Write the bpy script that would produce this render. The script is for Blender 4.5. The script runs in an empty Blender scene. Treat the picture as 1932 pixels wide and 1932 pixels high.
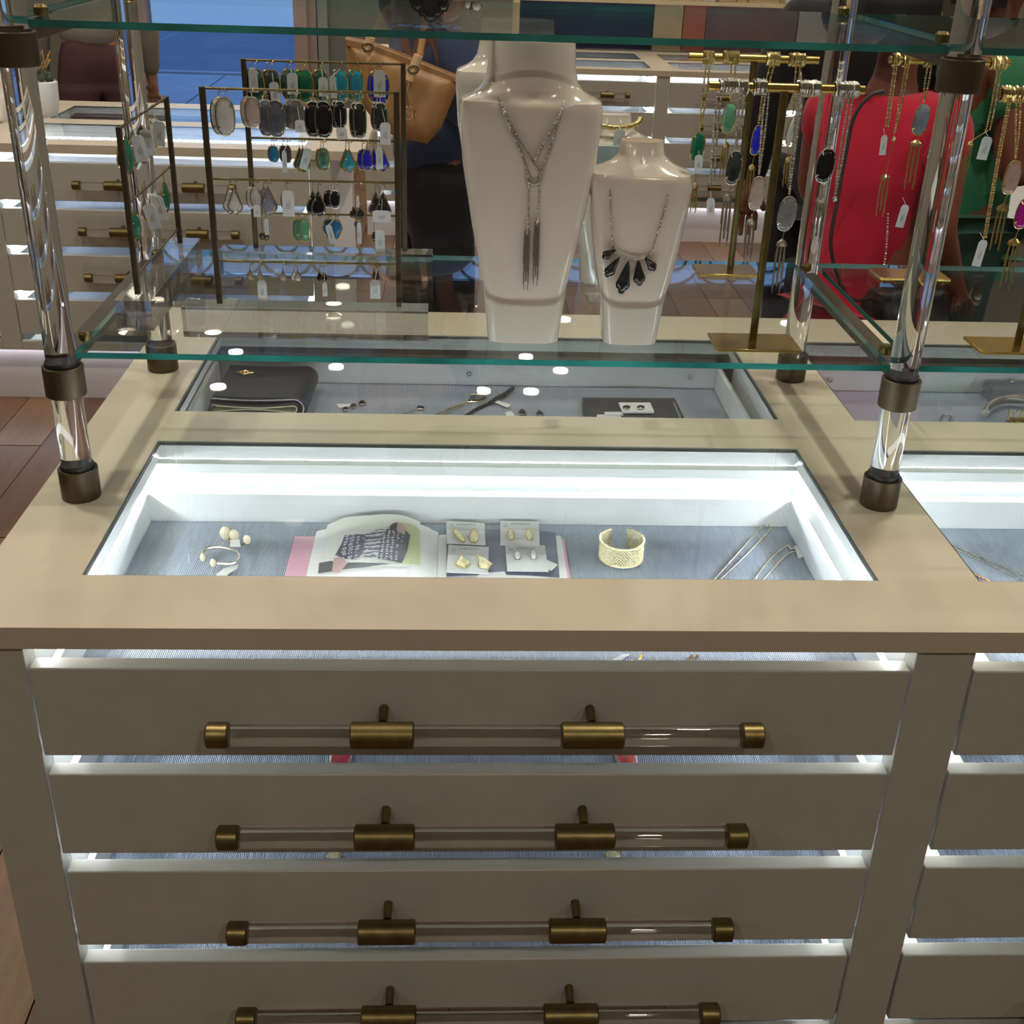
import bpy, math, random
from mathutils import Vector, Matrix
PI = math.pi
random.seed(7)
S = bpy.context.scene
COL = S.collection

# ---------------------------------------------------------------- camera, world, exposure
R3 = ((0.9987523702, -0.0390731871, 0.0310964480), (0.0099460991, -0.4545888060, -0.8906458851), (0.0489364705, 0.8898439771, -0.4536330217))
CAM = Vector((0, 0, 1.62)); FPX = 2232.489
cam = bpy.data.cameras.new('camera'); camo = bpy.data.objects.new('camera', cam); COL.objects.link(camo)
cam.sensor_width = 36; cam.lens = FPX / 1932 * 36; cam.clip_start = 0.02; cam.clip_end = 200
rx, ry, rz = (Vector(r) for r in R3)
M = Matrix((rx, -ry, -rz)).transposed().to_4x4(); M.translation = CAM
camo.matrix_world = M; S.camera = camo
S.view_settings.view_transform = 'Standard'; S.view_settings.look = 'None'
S.view_settings.gamma = 1; S.view_settings.use_curve_mapping = False
S.view_settings.exposure = 0.0
S.cycles.transparent_max_bounces = 24
S.cycles.max_bounces = 10; S.cycles.diffuse_bounces = 3; S.cycles.transmission_bounces = 10; S.cycles.glossy_bounces = 4
S.cycles.caustics_reflective = False
W = bpy.data.worlds.new('dusk_sky'); S.world = W; W.use_nodes = True
nt = W.node_tree; nt.nodes.clear()
wo = nt.nodes.new('ShaderNodeOutputWorld'); bg = nt.nodes.new('ShaderNodeBackground')
tc = nt.nodes.new('ShaderNodeTexCoord'); sx = nt.nodes.new('ShaderNodeSeparateXYZ'); cr = nt.nodes.new('ShaderNodeValToRGB')
nt.links.new(tc.outputs['Generated'], sx.inputs[0]); nt.links.new(sx.outputs[2], cr.inputs[0])
nt.links.new(cr.outputs[0], bg.inputs[0]); nt.links.new(bg.outputs[0], wo.inputs[0])
cr.color_ramp.elements[0].color = (0.30, 0.55, 1.0, 1); cr.color_ramp.elements[1].color = (0.12, 0.34, 0.95, 1)
cr.color_ramp.elements[1].position = 0.7
bg.inputs[1].default_value = 1.1

def ray(px, py):
    u = (px - 966) / FPX; v = (py - 966) / FPX
    return rx * u + ry * v + rz
def P(px, py, ax, v):
    """the point of the plane ax = v that stands at a place of the picture"""
    d = ray(px, py); i = 'xyz'.index(ax)
    return CAM + d * ((v - CAM[i]) / d[i])
def pxm(pt):
    """metres per picture pixel at a point"""
    return (Vector(pt) - CAM).dot(rz) / FPX

# ---------------------------------------------------------------- lights of the shop
CEIL = 3.30
LIGHTS = []
def area(name, loc, size, power, color=(1, .91, .80), rot=(0, 0, 0), spread=PI):
    l = bpy.data.lights.new(name, 'AREA'); l.shape = 'DISK'; l.size = size; l.energy = power; l.color = color; l.spread = spread
    o = bpy.data.objects.new(name, l); o.location = loc; o.rotation_euler = rot; COL.objects.link(o); return o
DOWN = [(x, y) for y in (-1.1, 1.75, 3.4, 4.95, 6.5, 8.5) for x in (-2.6, -0.9, 0.8, 2.5)] + [(x, y) for y in (8.05, 8.8) for x in (-2.3, -2.0, -1.7, .2, .55)]
for i, (x, y) in enumerate(DOWN):
    area('downlight_lamp', (x, y, CEIL - .012), .11, 10 if y < 0 else 14 if y < 2 else 7.5 if y < 8 else 5, spread=2.5)

# ---------------------------------------------------------------- materials
def lin(c):
    return tuple(((v / 255) / 12.92 if v / 255 <= .04045 else ((v / 255 + .055) / 1.055) ** 2.4) for v in c)
MATS = {}
def mat(name, rgb, rough=.5, metal=0, var=0, scale=20, bump=0, bscale=200, stretch=(1, 1, 1), coat=0, sheen=0, spec=.5, emit=None):
    if name in MATS: return MATS[name]
    m = bpy.data.materials.new(name); m.use_nodes = True; n = m.node_tree; b = n.nodes['Principled BSDF']
    c = lin(rgb); b.inputs['Base Color'].default_value = (*c, 1); b.inputs['Roughness'].default_value = rough
    b.inputs['Metallic'].default_value = metal; b.inputs['Coat Weight'].default_value = coat
    b.inputs['Specular IOR Level'].default_value = spec
    if sheen: b.inputs['Sheen Weight'].default_value = sheen
    if emit: b.inputs['Emission Color'].default_value = (*lin(emit[0]), 1); b.inputs['Emission Strength'].default_value = emit[1]
    t = n.nodes.new('ShaderNodeTexCoord'); mp = n.nodes.new('ShaderNodeMapping'); mp.inputs['Scale'].default_value = stretch
    n.links.new(t.outputs['Object'], mp.inputs[0])
    ns = n.nodes.new('ShaderNodeTexNoise'); ns.inputs['Scale'].default_value = scale; ns.inputs['Detail'].default_value = 4
    n.links.new(mp.outputs[0], ns.inputs[0])
    rp = n.nodes.new('ShaderNodeValToRGB'); v = max(var, .02)
    rp.color_ramp.elements[0].position = .3; rp.color_ramp.elements[1].position = .7
    rp.color_ramp.elements[0].color = (*[x * (1 - v) for x in c], 1); rp.color_ramp.elements[1].color = (*[min(1, x * (1 + v)) for x in c], 1)
    n.links.new(ns.outputs[0], rp.inputs[0]); n.links.new(rp.outputs[0], b.inputs['Base Color'])
    if bump:
        n2 = n.nodes.new('ShaderNodeTexNoise'); n2.inputs['Scale'].default_value = bscale; n.links.new(mp.outputs[0], n2.inputs[0])
        bp = n.nodes.new('ShaderNodeBump'); bp.inputs['Strength'].default_value = bump; bp.inputs['Distance'].default_value = .001
        n.links.new(n2.outputs[0], bp.inputs['Height']); n.links.new(bp.outputs[0], b.inputs['Normal'])
    MATS[name] = m; return m
def mix_nodes(m):
    n = m.node_tree; n.nodes.clear(); return n, n.nodes.new('ShaderNodeOutputMaterial')
def pane_mat(name, tint, r0=.04, k=.96):
    m = bpy.data.materials.new(name); m.use_nodes = True; n, o = mix_nodes(m)
    lw = n.nodes.new('ShaderNodeLayerWeight'); lw.inputs[0].default_value = .5
    pw = n.nodes.new('ShaderNodeMath'); pw.operation = 'POWER'; pw.inputs[1].default_value = 5
    ma = n.nodes.new('ShaderNodeMath'); ma.operation = 'MULTIPLY_ADD'; ma.inputs[1].default_value = k; ma.inputs[2].default_value = r0
    tr = n.nodes.new('ShaderNodeBsdfTransparent'); tr.inputs[0].default_value = (*tint, 1)
    gl = n.nodes.new('ShaderNodeBsdfGlossy'); gl.inputs['Roughness'].default_value = 0
    mx = n.nodes.new('ShaderNodeMixShader')
    n.links.new(lw.outputs['Facing'], pw.inputs[0]); n.links.new(pw.outputs[0], ma.inputs[0]); n.links.new(ma.outputs[0], mx.inputs[0])
    n.links.new(tr.outputs[0], mx.inputs[1]); n.links.new(gl.outputs[0], mx.inputs[2]); n.links.new(mx.outputs[0], o.inputs[0])
    MATS[name] = m; return m
def glass_mat(name, col=(1, 1, 1), ior=1.49, clear=0.0):
    m = bpy.data.materials.new(name); m.use_nodes = True; n, o = mix_nodes(m)
    g = n.nodes.new('ShaderNodeBsdfGlass'); g.inputs['Color'].default_value = (*col, 1); g.inputs['Roughness'].default_value = 0; g.inputs['IOR'].default_value = ior
    if clear:
        tr = n.nodes.new('ShaderNodeBsdfTransparent'); tr.inputs[0].default_value = (*col, 1)
        mx = n.nodes.new('ShaderNodeMixShader'); mx.inputs[0].default_value = clear
        n.links.new(g.outputs[0], mx.inputs[1]); n.links.new(tr.outputs[0], mx.inputs[2]); n.links.new(mx.outputs[0], o.inputs[0])
    else:
        n.links.new(g.outputs[0], o.inputs[0])
    MATS[name] = m; return m
def emis(name, col, st):
    m = bpy.data.materials.new(name); m.use_nodes = True; n, o = mix_nodes(m)
    e = n.nodes.new('ShaderNodeEmission'); e.inputs[0].default_value = (*col, 1); e.inputs[1].default_value = st
    n.links.new(e.outputs[0], o.inputs[0]); MATS[name] = m; return m
PANE = pane_mat('pane_glass', (.97, .985, .98)); SHELFG = pane_mat('shelf_glass', (.93, .975, .96), .045, .9)
ACRY = glass_mat('clear_acrylic', (.985, .985, .985)); BLOCK = glass_mat('acrylic_block', (.97, .975, .98), 1.49, .2)
GEDGE = mat('green_glass_edge', (44, 128, 120), .12, 0, .55, 9, stretch=(1, .1, .1), coat=.6)
LED = emis('cool_led', (.86, .93, 1.0), 140); LEDB = emis('led_chip_white', (.80, .86, 1.0), 60)
LAMP = emis('lamp_disc', (1, .85, .65), 14)
TOP = mat('beige_stone_top', (199, 187, 164), .38, 0, .03, 6)
PAINT = mat('taupe_lacquer', (183, 181, 169), .34, 0, .03, 30, .02, 400)
WHITE = mat('white_lacquer', (232, 235, 234), .45)
DARKM = mat('dark_bronze', (96, 84, 66), .42, .85, .12, 40, .05, 300)
BRASS = mat('aged_brass', (118, 104, 64), .36, .9, .18, 60, .06, 500)
GOLDB = mat('yellow_brass', (190, 158, 84), .25, .95, .1, 30)
GOLD = mat('gold_metal', (214, 190, 128), .22, 1, .1, 60)
SILV = mat('silver_metal', (190, 184, 172), .25, 1, .15, 200, .4, 900)
BUST = mat('glossy_cream_ceramic', (226, 212, 196), .16, 0, .02, 3, coat=.5)
TAG = mat('white_paper', (226, 226, 226), .7)
INK = mat('dark_ink', (60, 62, 72), .7)
GREYI = mat('grey_ink', (150, 150, 155), .7)
DIRTM = mat('dark_gap', (30, 28, 25), .8)
RUB = mat('black_rubber', (34, 30, 28), .5)
# ribbed grey fabric of the trays
def rib():
    m = mat('ribbed_grey_fabric', (170, 180, 198), .85, 0, .05, 300); n = m.node_tree; b = n.nodes['Principled BSDF']
    t = n.nodes.new('ShaderNodeTexCoord'); w = n.nodes.new('ShaderNodeTexWave'); w.inputs['Scale'].default_value = 130; w.bands_direction = 'X'
    w.inputs['Distortion'].default_value = .6; n.links.new(t.outputs['Object'], w.inputs[0])
    bp = n.nodes.new('ShaderNodeBump'); bp.inputs['Strength'].default_value = .8; bp.inputs['Distance'].default_value = .002
    n.links.new(w.outputs[1], bp.inputs['Height']); n.links.new(bp.outputs[0], b.inputs['Normal']); return m
FAB = rib()

# ---------------------------------------------------------------- mesh helpers
class MB:
    def __init__(s): s.v = []; s.f = []; s.mi = []; s.cm = 0
    def add(s, vs, fs):
        o = len(s.v); s.v += [tuple(v) for v in vs]; s.f += [tuple(i + o for i in f) for f in fs]; s.mi += [s.cm] * len(fs); return s
    def box(s, x0, x1, y0, y1, z0, z1):
        return s.add([(x0, y0, z0), (x1, y0, z0), (x1, y1, z0), (x0, y1, z0), (x0, y0, z1), (x1, y0, z1), (x1, y1, z1), (x0, y1, z1)],
                     [(0, 3, 2, 1), (4, 5, 6, 7), (0, 1, 5, 4), (1, 2, 6, 5), (2, 3, 7, 6), (3, 0, 4, 7)])
    def tube(s, pts, r, n=8, cap=True, closed=False):
        pts = [Vector(p) for p in pts]; k = len(pts); rs = r if isinstance(r, (list, tuple)) else [r] * k
        vs = []; up = None
        for i, p in enumerate(pts):
            a = pts[(i - 1) % k] if (i > 0 or closed) else p; b = pts[(i + 1) % k] if (i < k - 1 or closed) else p
            d = (b - a).normalized() if (b - a).length > 1e-9 else Vector((0, 0, 1))
            if up is None:
                up = Vector((0, 0, 1)) if abs(d.z) < .9 else Vector((0, 1, 0))
            u = (up - d * up.dot(d)); u = u.normalized() if u.length > 1e-6 else d.orthogonal().normalized()
            w = d.cross(u); up = u
            for j in range(n):
                t = 2 * PI * j / n; vs.append(p + (u * math.cos(t) + w * math.sin(t)) * rs[i])
        fs = []
        for i in range(k if closed else k - 1):
            for j in range(n):
                a = i * n + j; b = i * n + (j + 1) % n; c = ((i + 1) % k) * n + (j + 1) % n; d = ((i + 1) % k) * n + j
                fs.append((a, b, c, d))
        if cap and not closed: fs.append(tuple(range(n))[::-1]); fs.append(tuple((k - 1) * n + j for j in range(n)))
        return s.add(vs, fs)
    def lathe(s, c, prof, n=32, axis='z'):
        """prof: (radius, height) pairs; both ends are closed"""
        vs = []
        for r, h in prof:
            for j in range(n):
                t = 2 * PI * j / n; a, b = r * math.cos(t), r * math.sin(t)
                vs.append((c[0] + a, c[1] + b, c[2] + h) if axis == 'z' else ((c[0] + h, c[1] + a, c[2] + b) if axis == 'x' else (c[0] + b, c[1] + h, c[2] + a)))
        k = len(prof); fs = [(i * n + j, i * n + (j + 1) % n, (i + 1) * n + (j + 1) % n, (i + 1) * n + j) for i in range(k - 1) for j in range(n)]
        fs.append(tuple(range(n))[::-1]); fs.append(tuple((k - 1) * n + j for j in range(n)))
        return s.add(vs, fs)
    def prism(s, poly, d):
        """poly: 3-D outline, extruded by the vector d"""
        n = len(poly); p = [Vector(q) for q in poly]; d = Vector(d)
        return s.add(p + [q + d for q in p], [tuple(range(n))[::-1], tuple(range(n, 2 * n))] + [(i, (i + 1) % n, n + (i + 1) % n, n + i) for i in range(n)])
    def loft(s, rings, cap=True):
        n = len(rings[0]); vs = [v for r in rings for v in r]; k = len(rings)
        fs = [(i * n + j, i * n + (j + 1) % n, (i + 1) * n + (j + 1) % n, (i + 1) * n + j) for i in range(k - 1) for j in range(n)]
        if cap: fs += [tuple(range(n))[::-1], tuple((k - 1) * n + j for j in range(n))]
        return s.add(vs, fs)
    def ball(s, c, r, n=12, sq=(1, 1, 1)):
        pr = [(math.sin(PI * i / n), -math.cos(PI * i / n)) for i in range(n + 1)]
        vs = [(c[0] + r * sq[0] * a * math.cos(2 * PI * j / n), c[1] + r * sq[1] * a * math.sin(2 * PI * j / n), c[2] + r * sq[2] * h) for a, h in pr[1:-1] for j in range(n)]
        k = n - 1; b = len(vs); vs += [(c[0], c[1], c[2] - r * sq[2]), (c[0], c[1], c[2] + r * sq[2])]
        fs = [(i * n + j, i * n + (j + 1) % n, (i + 1) * n + (j + 1) % n, (i + 1) * n + j) for i in range(k - 1) for j in range(n)]
        fs += [(b, (j + 1) % n, j) for j in range(n)] + [(b + 1, (k - 1) * n + j, (k - 1) * n + (j + 1) % n) for j in range(n)]
        return s.add(vs, fs)
    def plate(s, xs, ys, holes, z0, z1):
        """slab over the grid xs, ys with the cells in holes left open"""
        nx, ny = len(xs) - 1, len(ys) - 1; full = lambda i, j: 0 <= i < nx and 0 <= j < ny and (i, j) not in holes
        for i in range(nx):
            for j in range(ny):
                if not full(i, j): continue
                a, b, c, d = xs[i], xs[i + 1], ys[j], ys[j + 1]
                s.add([(a, c, z1), (b, c, z1), (b, d, z1), (a, d, z1)], [(0, 1, 2, 3)]); s.add([(a, c, z0), (b, c, z0), (b, d, z0), (a, d, z0)], [(3, 2, 1, 0)])
                s.cm = 1 if (i - 1, j) in holes else 0
                if not full(i - 1, j): s.add([(a, c, z0), (a, d, z0), (a, d, z1), (a, c, z1)], [(3, 2, 1, 0)][:1])
                s.cm = 1 if (i + 1, j) in holes else 0
                if not full(i + 1, j): s.add([(b, c, z0), (b, d, z0), (b, d, z1), (b, c, z1)], [(0, 1, 2, 3)])
                s.cm = 1 if (i, j - 1) in holes else 0
                if not full(i, j - 1): s.add([(a, c, z0), (b, c, z0), (b, c, z1), (a, c, z1)], [(0, 1, 2, 3)])
                s.cm = 1 if (i, j + 1) in holes else 0
                if not full(i, j + 1): s.add([(a, d, z0), (b, d, z0), (b, d, z1), (a, d, z1)], [(3, 2, 1, 0)])
                s.cm = 0
        return s
def base_of(p):
    while p.parent: p = p.parent
    return p.location
def part(name, mb, m, parent=None, smooth=True, bevel=0, sub=0, tri=False):
    off = Vector(base_of(parent)) if parent else Vector((0, 0, 0))
    me = bpy.data.meshes.new(name); me.from_pydata([(v[0] - off.x, v[1] - off.y, v[2] - off.z) for v in mb.v], [], mb.f)
    for x in (m if isinstance(m, (list, tuple)) else [m]): me.materials.append(x)
    if isinstance(m, (list, tuple)): me.polygons.foreach_set('material_index', mb.mi)
    me.update()
    if smooth: me.shade_smooth(); me.set_sharp_from_angle(angle=math.radians(38))
    o = bpy.data.objects.new(name, me); COL.objects.link(o)
    if parent: o.parent = parent
    if bevel:
        b = o.modifiers.new('bevel', 'BEVEL'); b.width = bevel; b.segments = 2; b.limit_method = 'ANGLE'
    if sub: q = o.modifiers.new('subsurf', 'SUBSURF'); q.levels = sub; q.render_levels = sub
    return o
def tag(o, label, cat, group=None):
    o['label'] = label; o['category'] = cat
    if group: o['group'] = group
    return o
def thing(name, label, cat, loc, group=None):
    o = bpy.data.objects.new(name, None); o.empty_display_size = .05; o.location = loc; COL.objects.link(o); return tag(o, label, cat, group)
def solo(name, mb, m, label, cat, group=None, **k):
    xs = [v[0] for v in mb.v]; ys = [v[1] for v in mb.v]; c = Vector(((min(xs) + max(xs)) / 2, (min(ys) + max(ys)) / 2, min(v[2] for v in mb.v)))
    mb.v = [(v[0] - c.x, v[1] - c.y, v[2] - c.z) for v in mb.v]
    o = part(name, mb, m, None, **k); o.location = c; return tag(o, label, cat, group)
def struct(name, mb, m, parent=None, **k):
    o = part(name, mb, m, parent, **k)
    if not parent: o['kind'] = 'structure'
    return o

# ---------------------------------------------------------------- the room
WALLM = mat('warm_grey_wall', (150, 146, 132), .8); CEILM = mat('ceiling_white', (226, 220, 208), .85)
FLOORB = mat('floor_base', (60, 46, 36), .7)
struct('floor', MB().box(-3.8, 3.8, -1.7, 9.2, -.06, -.012), FLOORB)
flo = bpy.data.objects['floor']
PL = [mat('oak_plank_%s' % n, c, .33, 0, .18, 5, .15, 60, stretch=(8, .7, 1)) for n, c in (('warm', (112, 80, 54)), ('brown', (96, 68, 48)), ('pale', (124, 94, 66)))]
pm = MB().box(-.0835, .0835, -.597, .597, -.012, 0)
meshes = []
for m in PL:
    o = part('floor_plank', pm, m, flo, bevel=0); meshes.append(o.data); bpy.data.objects.remove(o)
k = 0
for ix in range(-14, 14):
    for iy in range(-1, 6):
        x = ix * .17 + .085; y = .9 + iy * 1.2 + (ix * .47 % 1) * 1.2
        if not (-.75 > x > -2.4 or 2.0 < y < 7.4) or y < .3 or y > 7.4 or x < -2.4: continue
        o = bpy.data.objects.new('floor_plank', meshes[(ix * 5 + iy * 7) % 3]); COL.objects.link(o); o.parent = flo; o.location = (x, y, 0); k += 1
mb = MB()
for ix in range(-22, 22):
    for iy in range(-2, 8):
        x = ix * .17 + .085; y = .9 + iy * 1.2 + (ix * .47 % 1) * 1.2
        if abs(x) > 3.75 or y < -1 or y > 8.5: continue
        if -14 <= ix < 14 and -1 <= iy < 6 and (-.75 > x > -2.4 or 2.0 < y < 7.4) and y >= .3 and y <= 7.4 and x >= -2.4: continue
        mb.box(x - .0835, x + .0835, y - .597, y + .597, -.012, 0)
o = part('far_planks', mb, PL[1], flo); o['kind'] = 'stuff'
struct('ceiling', MB().box(-3.8, 3.8, -1.7, 9.27, CEIL, CEIL + .1), CEILM)
struct('wall_left', MB().box(-3.9, -3.8, -1.7, 9.27, 0, CEIL), WALLM)
struct('wall_right', MB().box(3.8, 3.9, -1.7, 9.27, 0, CEIL), WALLM)
struct('wall_front', MB().box(-3.9, 3.9, -1.8, -1.7, 0, CEIL), WALLM)
# back wall with the shop front : window, pinkish column, circle lattice transom above
YS = 9.15
wx0, wc0, wc1, wc2, wx1 = [P(a, 100, 'y', YS).x for a in (272, 560, 584, 601, 613)]
struct('wall_back', MB().box(wx1, 3.8, YS, YS + .12, 0, 2.74).box(-3.8, wx0 - .1, YS, YS + .12, 0, 2.74).box(-3.8, 3.8, YS, YS + .12, 3.26, CEIL), mat('olive_grey_wall', (112, 110, 96), .7))
wf = struct('window_1', MB().box(wx0 - .1, wx1, YS - .02, YS + .1, 2.66, 2.74).box(wx0 - .1, wx1, YS - .02, YS + .1, 0, .06).box(wx0 - .1, wx0 + .05, YS - .03, YS + .12, .06, 2.66), mat('mauve_frame', (128, 112, 108), .6))
struct('column', MB().box(wc0, wc1, YS - .1, YS + .1, .06, 2.66).box(wc1, wc2, YS - .07, YS + .1, .06, 2.66), mat('pinkish_column', (150, 132, 122), .6), wf)
struct('pane', MB().box(wx0 + .05, wc0, YS + .04, YS + .05, .06, 2.66), PANE, wf, smooth=False); struct('pane', MB().box(wc2, wx1, YS + .04, YS + .05, .06, 2.66), PANE, wf, smooth=False)
lt = struct('window_2', MB().box(-3.8, 3.8, YS - .02, YS + .1, 2.74, 2.78).box(-3.8, 3.8, YS - .02, YS + .1, 3.22, 3.26), mat('grey_lattice', (96, 96, 98), .6))
for i in range(20):
    cx = -3.6 + i * .38; m = MB()
    for r in (.215, .10): m.tube([(cx + r * .98 * math.cos(t * PI / 12), YS + .03, 3.0 + r * .98 * math.sin(t * PI / 12)) for t in range(24)], .011, 6, closed=True)
    struct('lattice_ring', m, MATS['grey_lattice'], lt)
dr = struct('door_1', MB().box(-.93, -.20, YS - .05, YS, 0, 2.2), mat('greygreen_door', (104, 108, 100), .5)); struct('door_frame', MB().box(-1.0, -.93, YS - .07, YS, 0, 2.26).box(-.2, -.13, YS - .07, YS, 0, 2.26), mat('grey_door_trim', (130, 132, 128), .5), dr)
struct('door_handle', MB().tube([(-.86, YS - .07, .95), (-.86, YS - .07, 1.35)], .012), DARKM, dr)
# outside : pavement slabs and street
PAV = mat('pale_pavement', (170, 172, 174), .8, 0, .1, 3)
gr = struct('ground', MB().box(-14, 10, 9.28, 40, -.10, -.02), mat('street_asphalt', (118, 122, 132), .8, 0, .1, 2))
k = 0
for i in range(-7, 3):
    for j in range(3):
        struct('pavement_slab', MB().box(i * 1.2 + .01, i * 1.2 + 1.19, 9.29 + j * 1.25, 9.29 + j * 1.25 + 1.235, -.02, .005), PAV, gr)
struct('kerb', MB().box(-9, 5, 13.06, 13.2, -.02, .02), PAV, gr)
# downlight fittings
LD = mat('lamp_trim', (225, 222, 214), .5)
m0 = None
for i, (x, y) in enumerate(DOWN):
    if m0 is None:
        mb = MB().lathe((0, 0, 0), [(.052, -.001), (.075, -.012), (.078, 0), (.078, 0)], 24); o = bpy.data.objects.new('x', None); COL.objects.link(o); o.location = (0, 0, 0)
        r0 = part('trim_ring', MB().loft([[(r * math.cos(t * PI / 12), r * math.sin(t * PI / 12), z) for t in range(24)] for r, z in ((.060, 0), (.058, -.006), (.076, -.010), (.080, 0))], cap=False), LD)
        d0 = part('lamp_disc', MB().lathe((0, 0, 0), [(.058, -.003), (.058, -.001)], 24), LAMP)
        m0 = (r0.data, d0.data); bpy.data.objects.remove(r0); bpy.data.objects.remove(d0); bpy.data.objects.remove(o)
    t = thing('ceiling_light', 'small round recessed ceiling downlight over the shop floor', 'ceiling light', (x, y, CEIL - .001), 'recessed ceiling downlights')
    for nm, me in zip(('trim_ring', 'lamp_disc'), m0):
        c = bpy.data.objects.new(nm, me); COL.objects.link(c); c.parent = t

# ---------------------------------------------------------------- display counters
ZT = .900
FR = [(.842, .7188), (.6905, .5676), (.5374, .412), (.3808, .258)]
LININGFILL = emis('added_lining_fill', (.88, .94, 1.0), 30)
KICKLED = emis('plinth_led', (.93, .9, 1.0), 9)
def counter(x0, y0, n, dep, lab, led, chips=False, pitch=1.088, ow=1.018, rod=True, kick=True, ov=(.08, .08), handle=(.61, .24)):
    """x0 = left edge of the first drawer opening, y0 = front edge of the top, n units"""
    s = dep / 1.166; st = pitch - ow
    xe = x0 + n * pitch - st
    top = thing('countertop', lab[0], 'countertop', ((x0 + xe) / 2, y0 + dep / 2, ZT - .028))
    xs = [x0 - ov[0]]; holes = set()
    for i in range(n):
        a = x0 + i * pitch; xs += [a + .039, a + ow - .016]
        holes |= {(2 * i + 1, 1), (2 * i + 1, 3)}
    xs.append(xe + ov[1]); ys = [y0, y0 + .116 * s, y0 + .514 * s, y0 + .630 * s, y0 + 1.022 * s, y0 + dep]
    part('stone_slab', MB().plate(xs, ys, holes, ZT - .028, ZT), [TOP, WHITE], top)
    for i in range(n):
        for j in (1, 3):
            a, b, c, d = xs[2 * i + 1], xs[2 * i + 2], ys[j], ys[j + 1]
            g = part('glass_pane', MB().box(a + .003, b - .003, c + .003, d - .003, ZT - .0075, ZT - .0005), PANE, top, smooth=False)
            part('pane_seal', MB().plate([a, a + .003, b - .003, b], [c, c + .003, d - .003, d], {(1, 1)}, ZT - .006, ZT - .0015), mat('seal_green', (82, 88, 80), .4), g)
    units = []
    yf = y0 + .007; yb = y0 + dep - .02
    for i in range(n):
        a = x0 + i * pitch; b = a + ow
        u = thing('drawer_cabinet', lab[1][i], 'cabinet', ((a + b) / 2, y0 + dep / 2, 0)); units.append(u)
        mb = MB()
        if i == 0: mb.box(a - st, a, yf, yf + .03, .2, ZT - .028).box(a - st, a - .012, yf + .03, yb, .2, ZT - .028)
        mb.box(b, b + st, yf, yf + .03, .2, ZT - .028).box(b + .012, b + st - .012, yf + .03, yb, .2, ZT - .028)
        mb.box(a, b, yf, yf + .02, .2, .232).box(a, b, yb - .02, yb, .2, ZT - .045)
        part('cabinet_frame', mb, PAINT, u, bevel=.0015)
        mb = MB().box(b + st - .012, b + st, yf + .03, yb - .02, .2, ZT - .03).box(b, b + .012, yf + .03, yb - .02, .2, ZT - .03)
        if i == 0: mb.box(a - .012, a, yf + .03, yb - .02, .2, ZT - .03)
        mb.box(a, b, yf + .03, yb - .02, .2, .21)
        ym = y0 + .545 * s
        mb.box(a, b, ym, ym + .02, .21, ZT - .0285).box(a, b, y0 + .495 * s, y0 + .50 * s + .012, ZT - .044, ZT - .0285)
        part('inner_panels', mb, WHITE, u)
        if kick:
            part('plinth', MB().box(a - (st if i == 0 else 0), b + st, y0 + .07, yb - .05, 0, .2), mat('white_plinth', (215, 212, 212), .5), u)
            part('plinth_light', MB().box(a - (st if i == 0 else 0) + .001, b + st - .001, y0 + .045, y0 + .051, .192, .199), KICKLED, u)
        # light strips : rear one under the rail, side ones down the cavity
        z = ZT - .05
        if chips:
            part('light_strip', MB().box(a + .02, b - .02, ym - .003, ym - .0005, z - .006, z + .004), WHITE, u)
            m = MB(); q = a + .025
            while q < b - .03: m.box(q, q + .009, ym - .006, ym - .003, z - .005, z + .003); q += .0165
            o = part('light_chips', m, LEDB, u); o['kind'] = 'stuff'
        else:
            part('light_strip', MB().box(a + .02, b - .02, ym - .004, ym - .0005, z - .002, z + .005), LED, u)
        for zz in [z + .014] + ([f[0] + .012 for f in FR[1:]]):
            for xx, sg in ((a, 1), (b, -1)):
                x1, x2 = sorted((xx + sg * .0005, xx + sg * .004))
                part('light_strip', MB().box(x1, x2, y0 + .05, y0 + .46 * s, zz - .003, zz + .003), led, u)
        part('light_strip', MB().box(xs[2 * i + 1] + .01, xs[2 * i + 2] - .01, ys[1] + .0004, ys[1] + .0024, ZT - .027, ZT - .012), LININGFILL, top)  # added fill strip, hidden behind the front cutout edge, brightens the tray lining
        part('light_strip', MB().box(a + .05, b - .05, ym + .0205, ym + .024, z, z + .004), led, u)
        for j, (zt, zb) in enumerate(FR):
            d = part('drawer', MB().box(a + .003, b - .003, yf - .0015, yf + .022, zb, zt), PAINT, u, bevel=.0018)
            ty = y0 + .478 * s; l = zt - .047
            part('tray', MB().box(a + .022, a + .031, yf + .022, ty, l - .01, zt - .002).box(b - .031, b - .022, yf + .022, ty, l - .01, zt - .002)
                 .box(a + .031, b - .031, ty - .020, ty, l - .01, zt - .002).box(a + .031, b - .031, yf + .022, ty - .02, l - .01, l - .001), WHITE, d)
            part('tray_lining', MB().box(a + .0315, b - .0315, yf + .023, ty - .0205, l - .001, l), FAB, d)
            if rod:
                hz = zb + .060; hy = yf - .040; c = (a + b) / 2 + .012; L, sp = handle
                part('pull_rod', MB().lathe((c - L / 2, hy, hz), [(.0125, .004), (.0125, L - .004)], 24, 'x'), ACRY, d)
                for q in (-1, 1):
                    cx = c + q * sp / 2
                    part('pull_sleeve', MB().lathe((cx - .036, hy, hz), [(.0135, 0), (.0155, .0015), (.0155, .0705), (.0135, .072)], 28, 'x'), BRASS, d)
                    part('pull_post', MB().tube([(cx, hy + .012, hz + .008), (cx, yf - .001, hz + .010)], .0055, 12), BRASS, d)
                    ce = c + q * L / 2
                    part('pull_cap', MB().lathe((ce - .013, hy, hz), [(.0125, 0), (.0150, .002), (.0150, .024), (.0125, .026)], 28, 'x'), BRASS, d)
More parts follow.
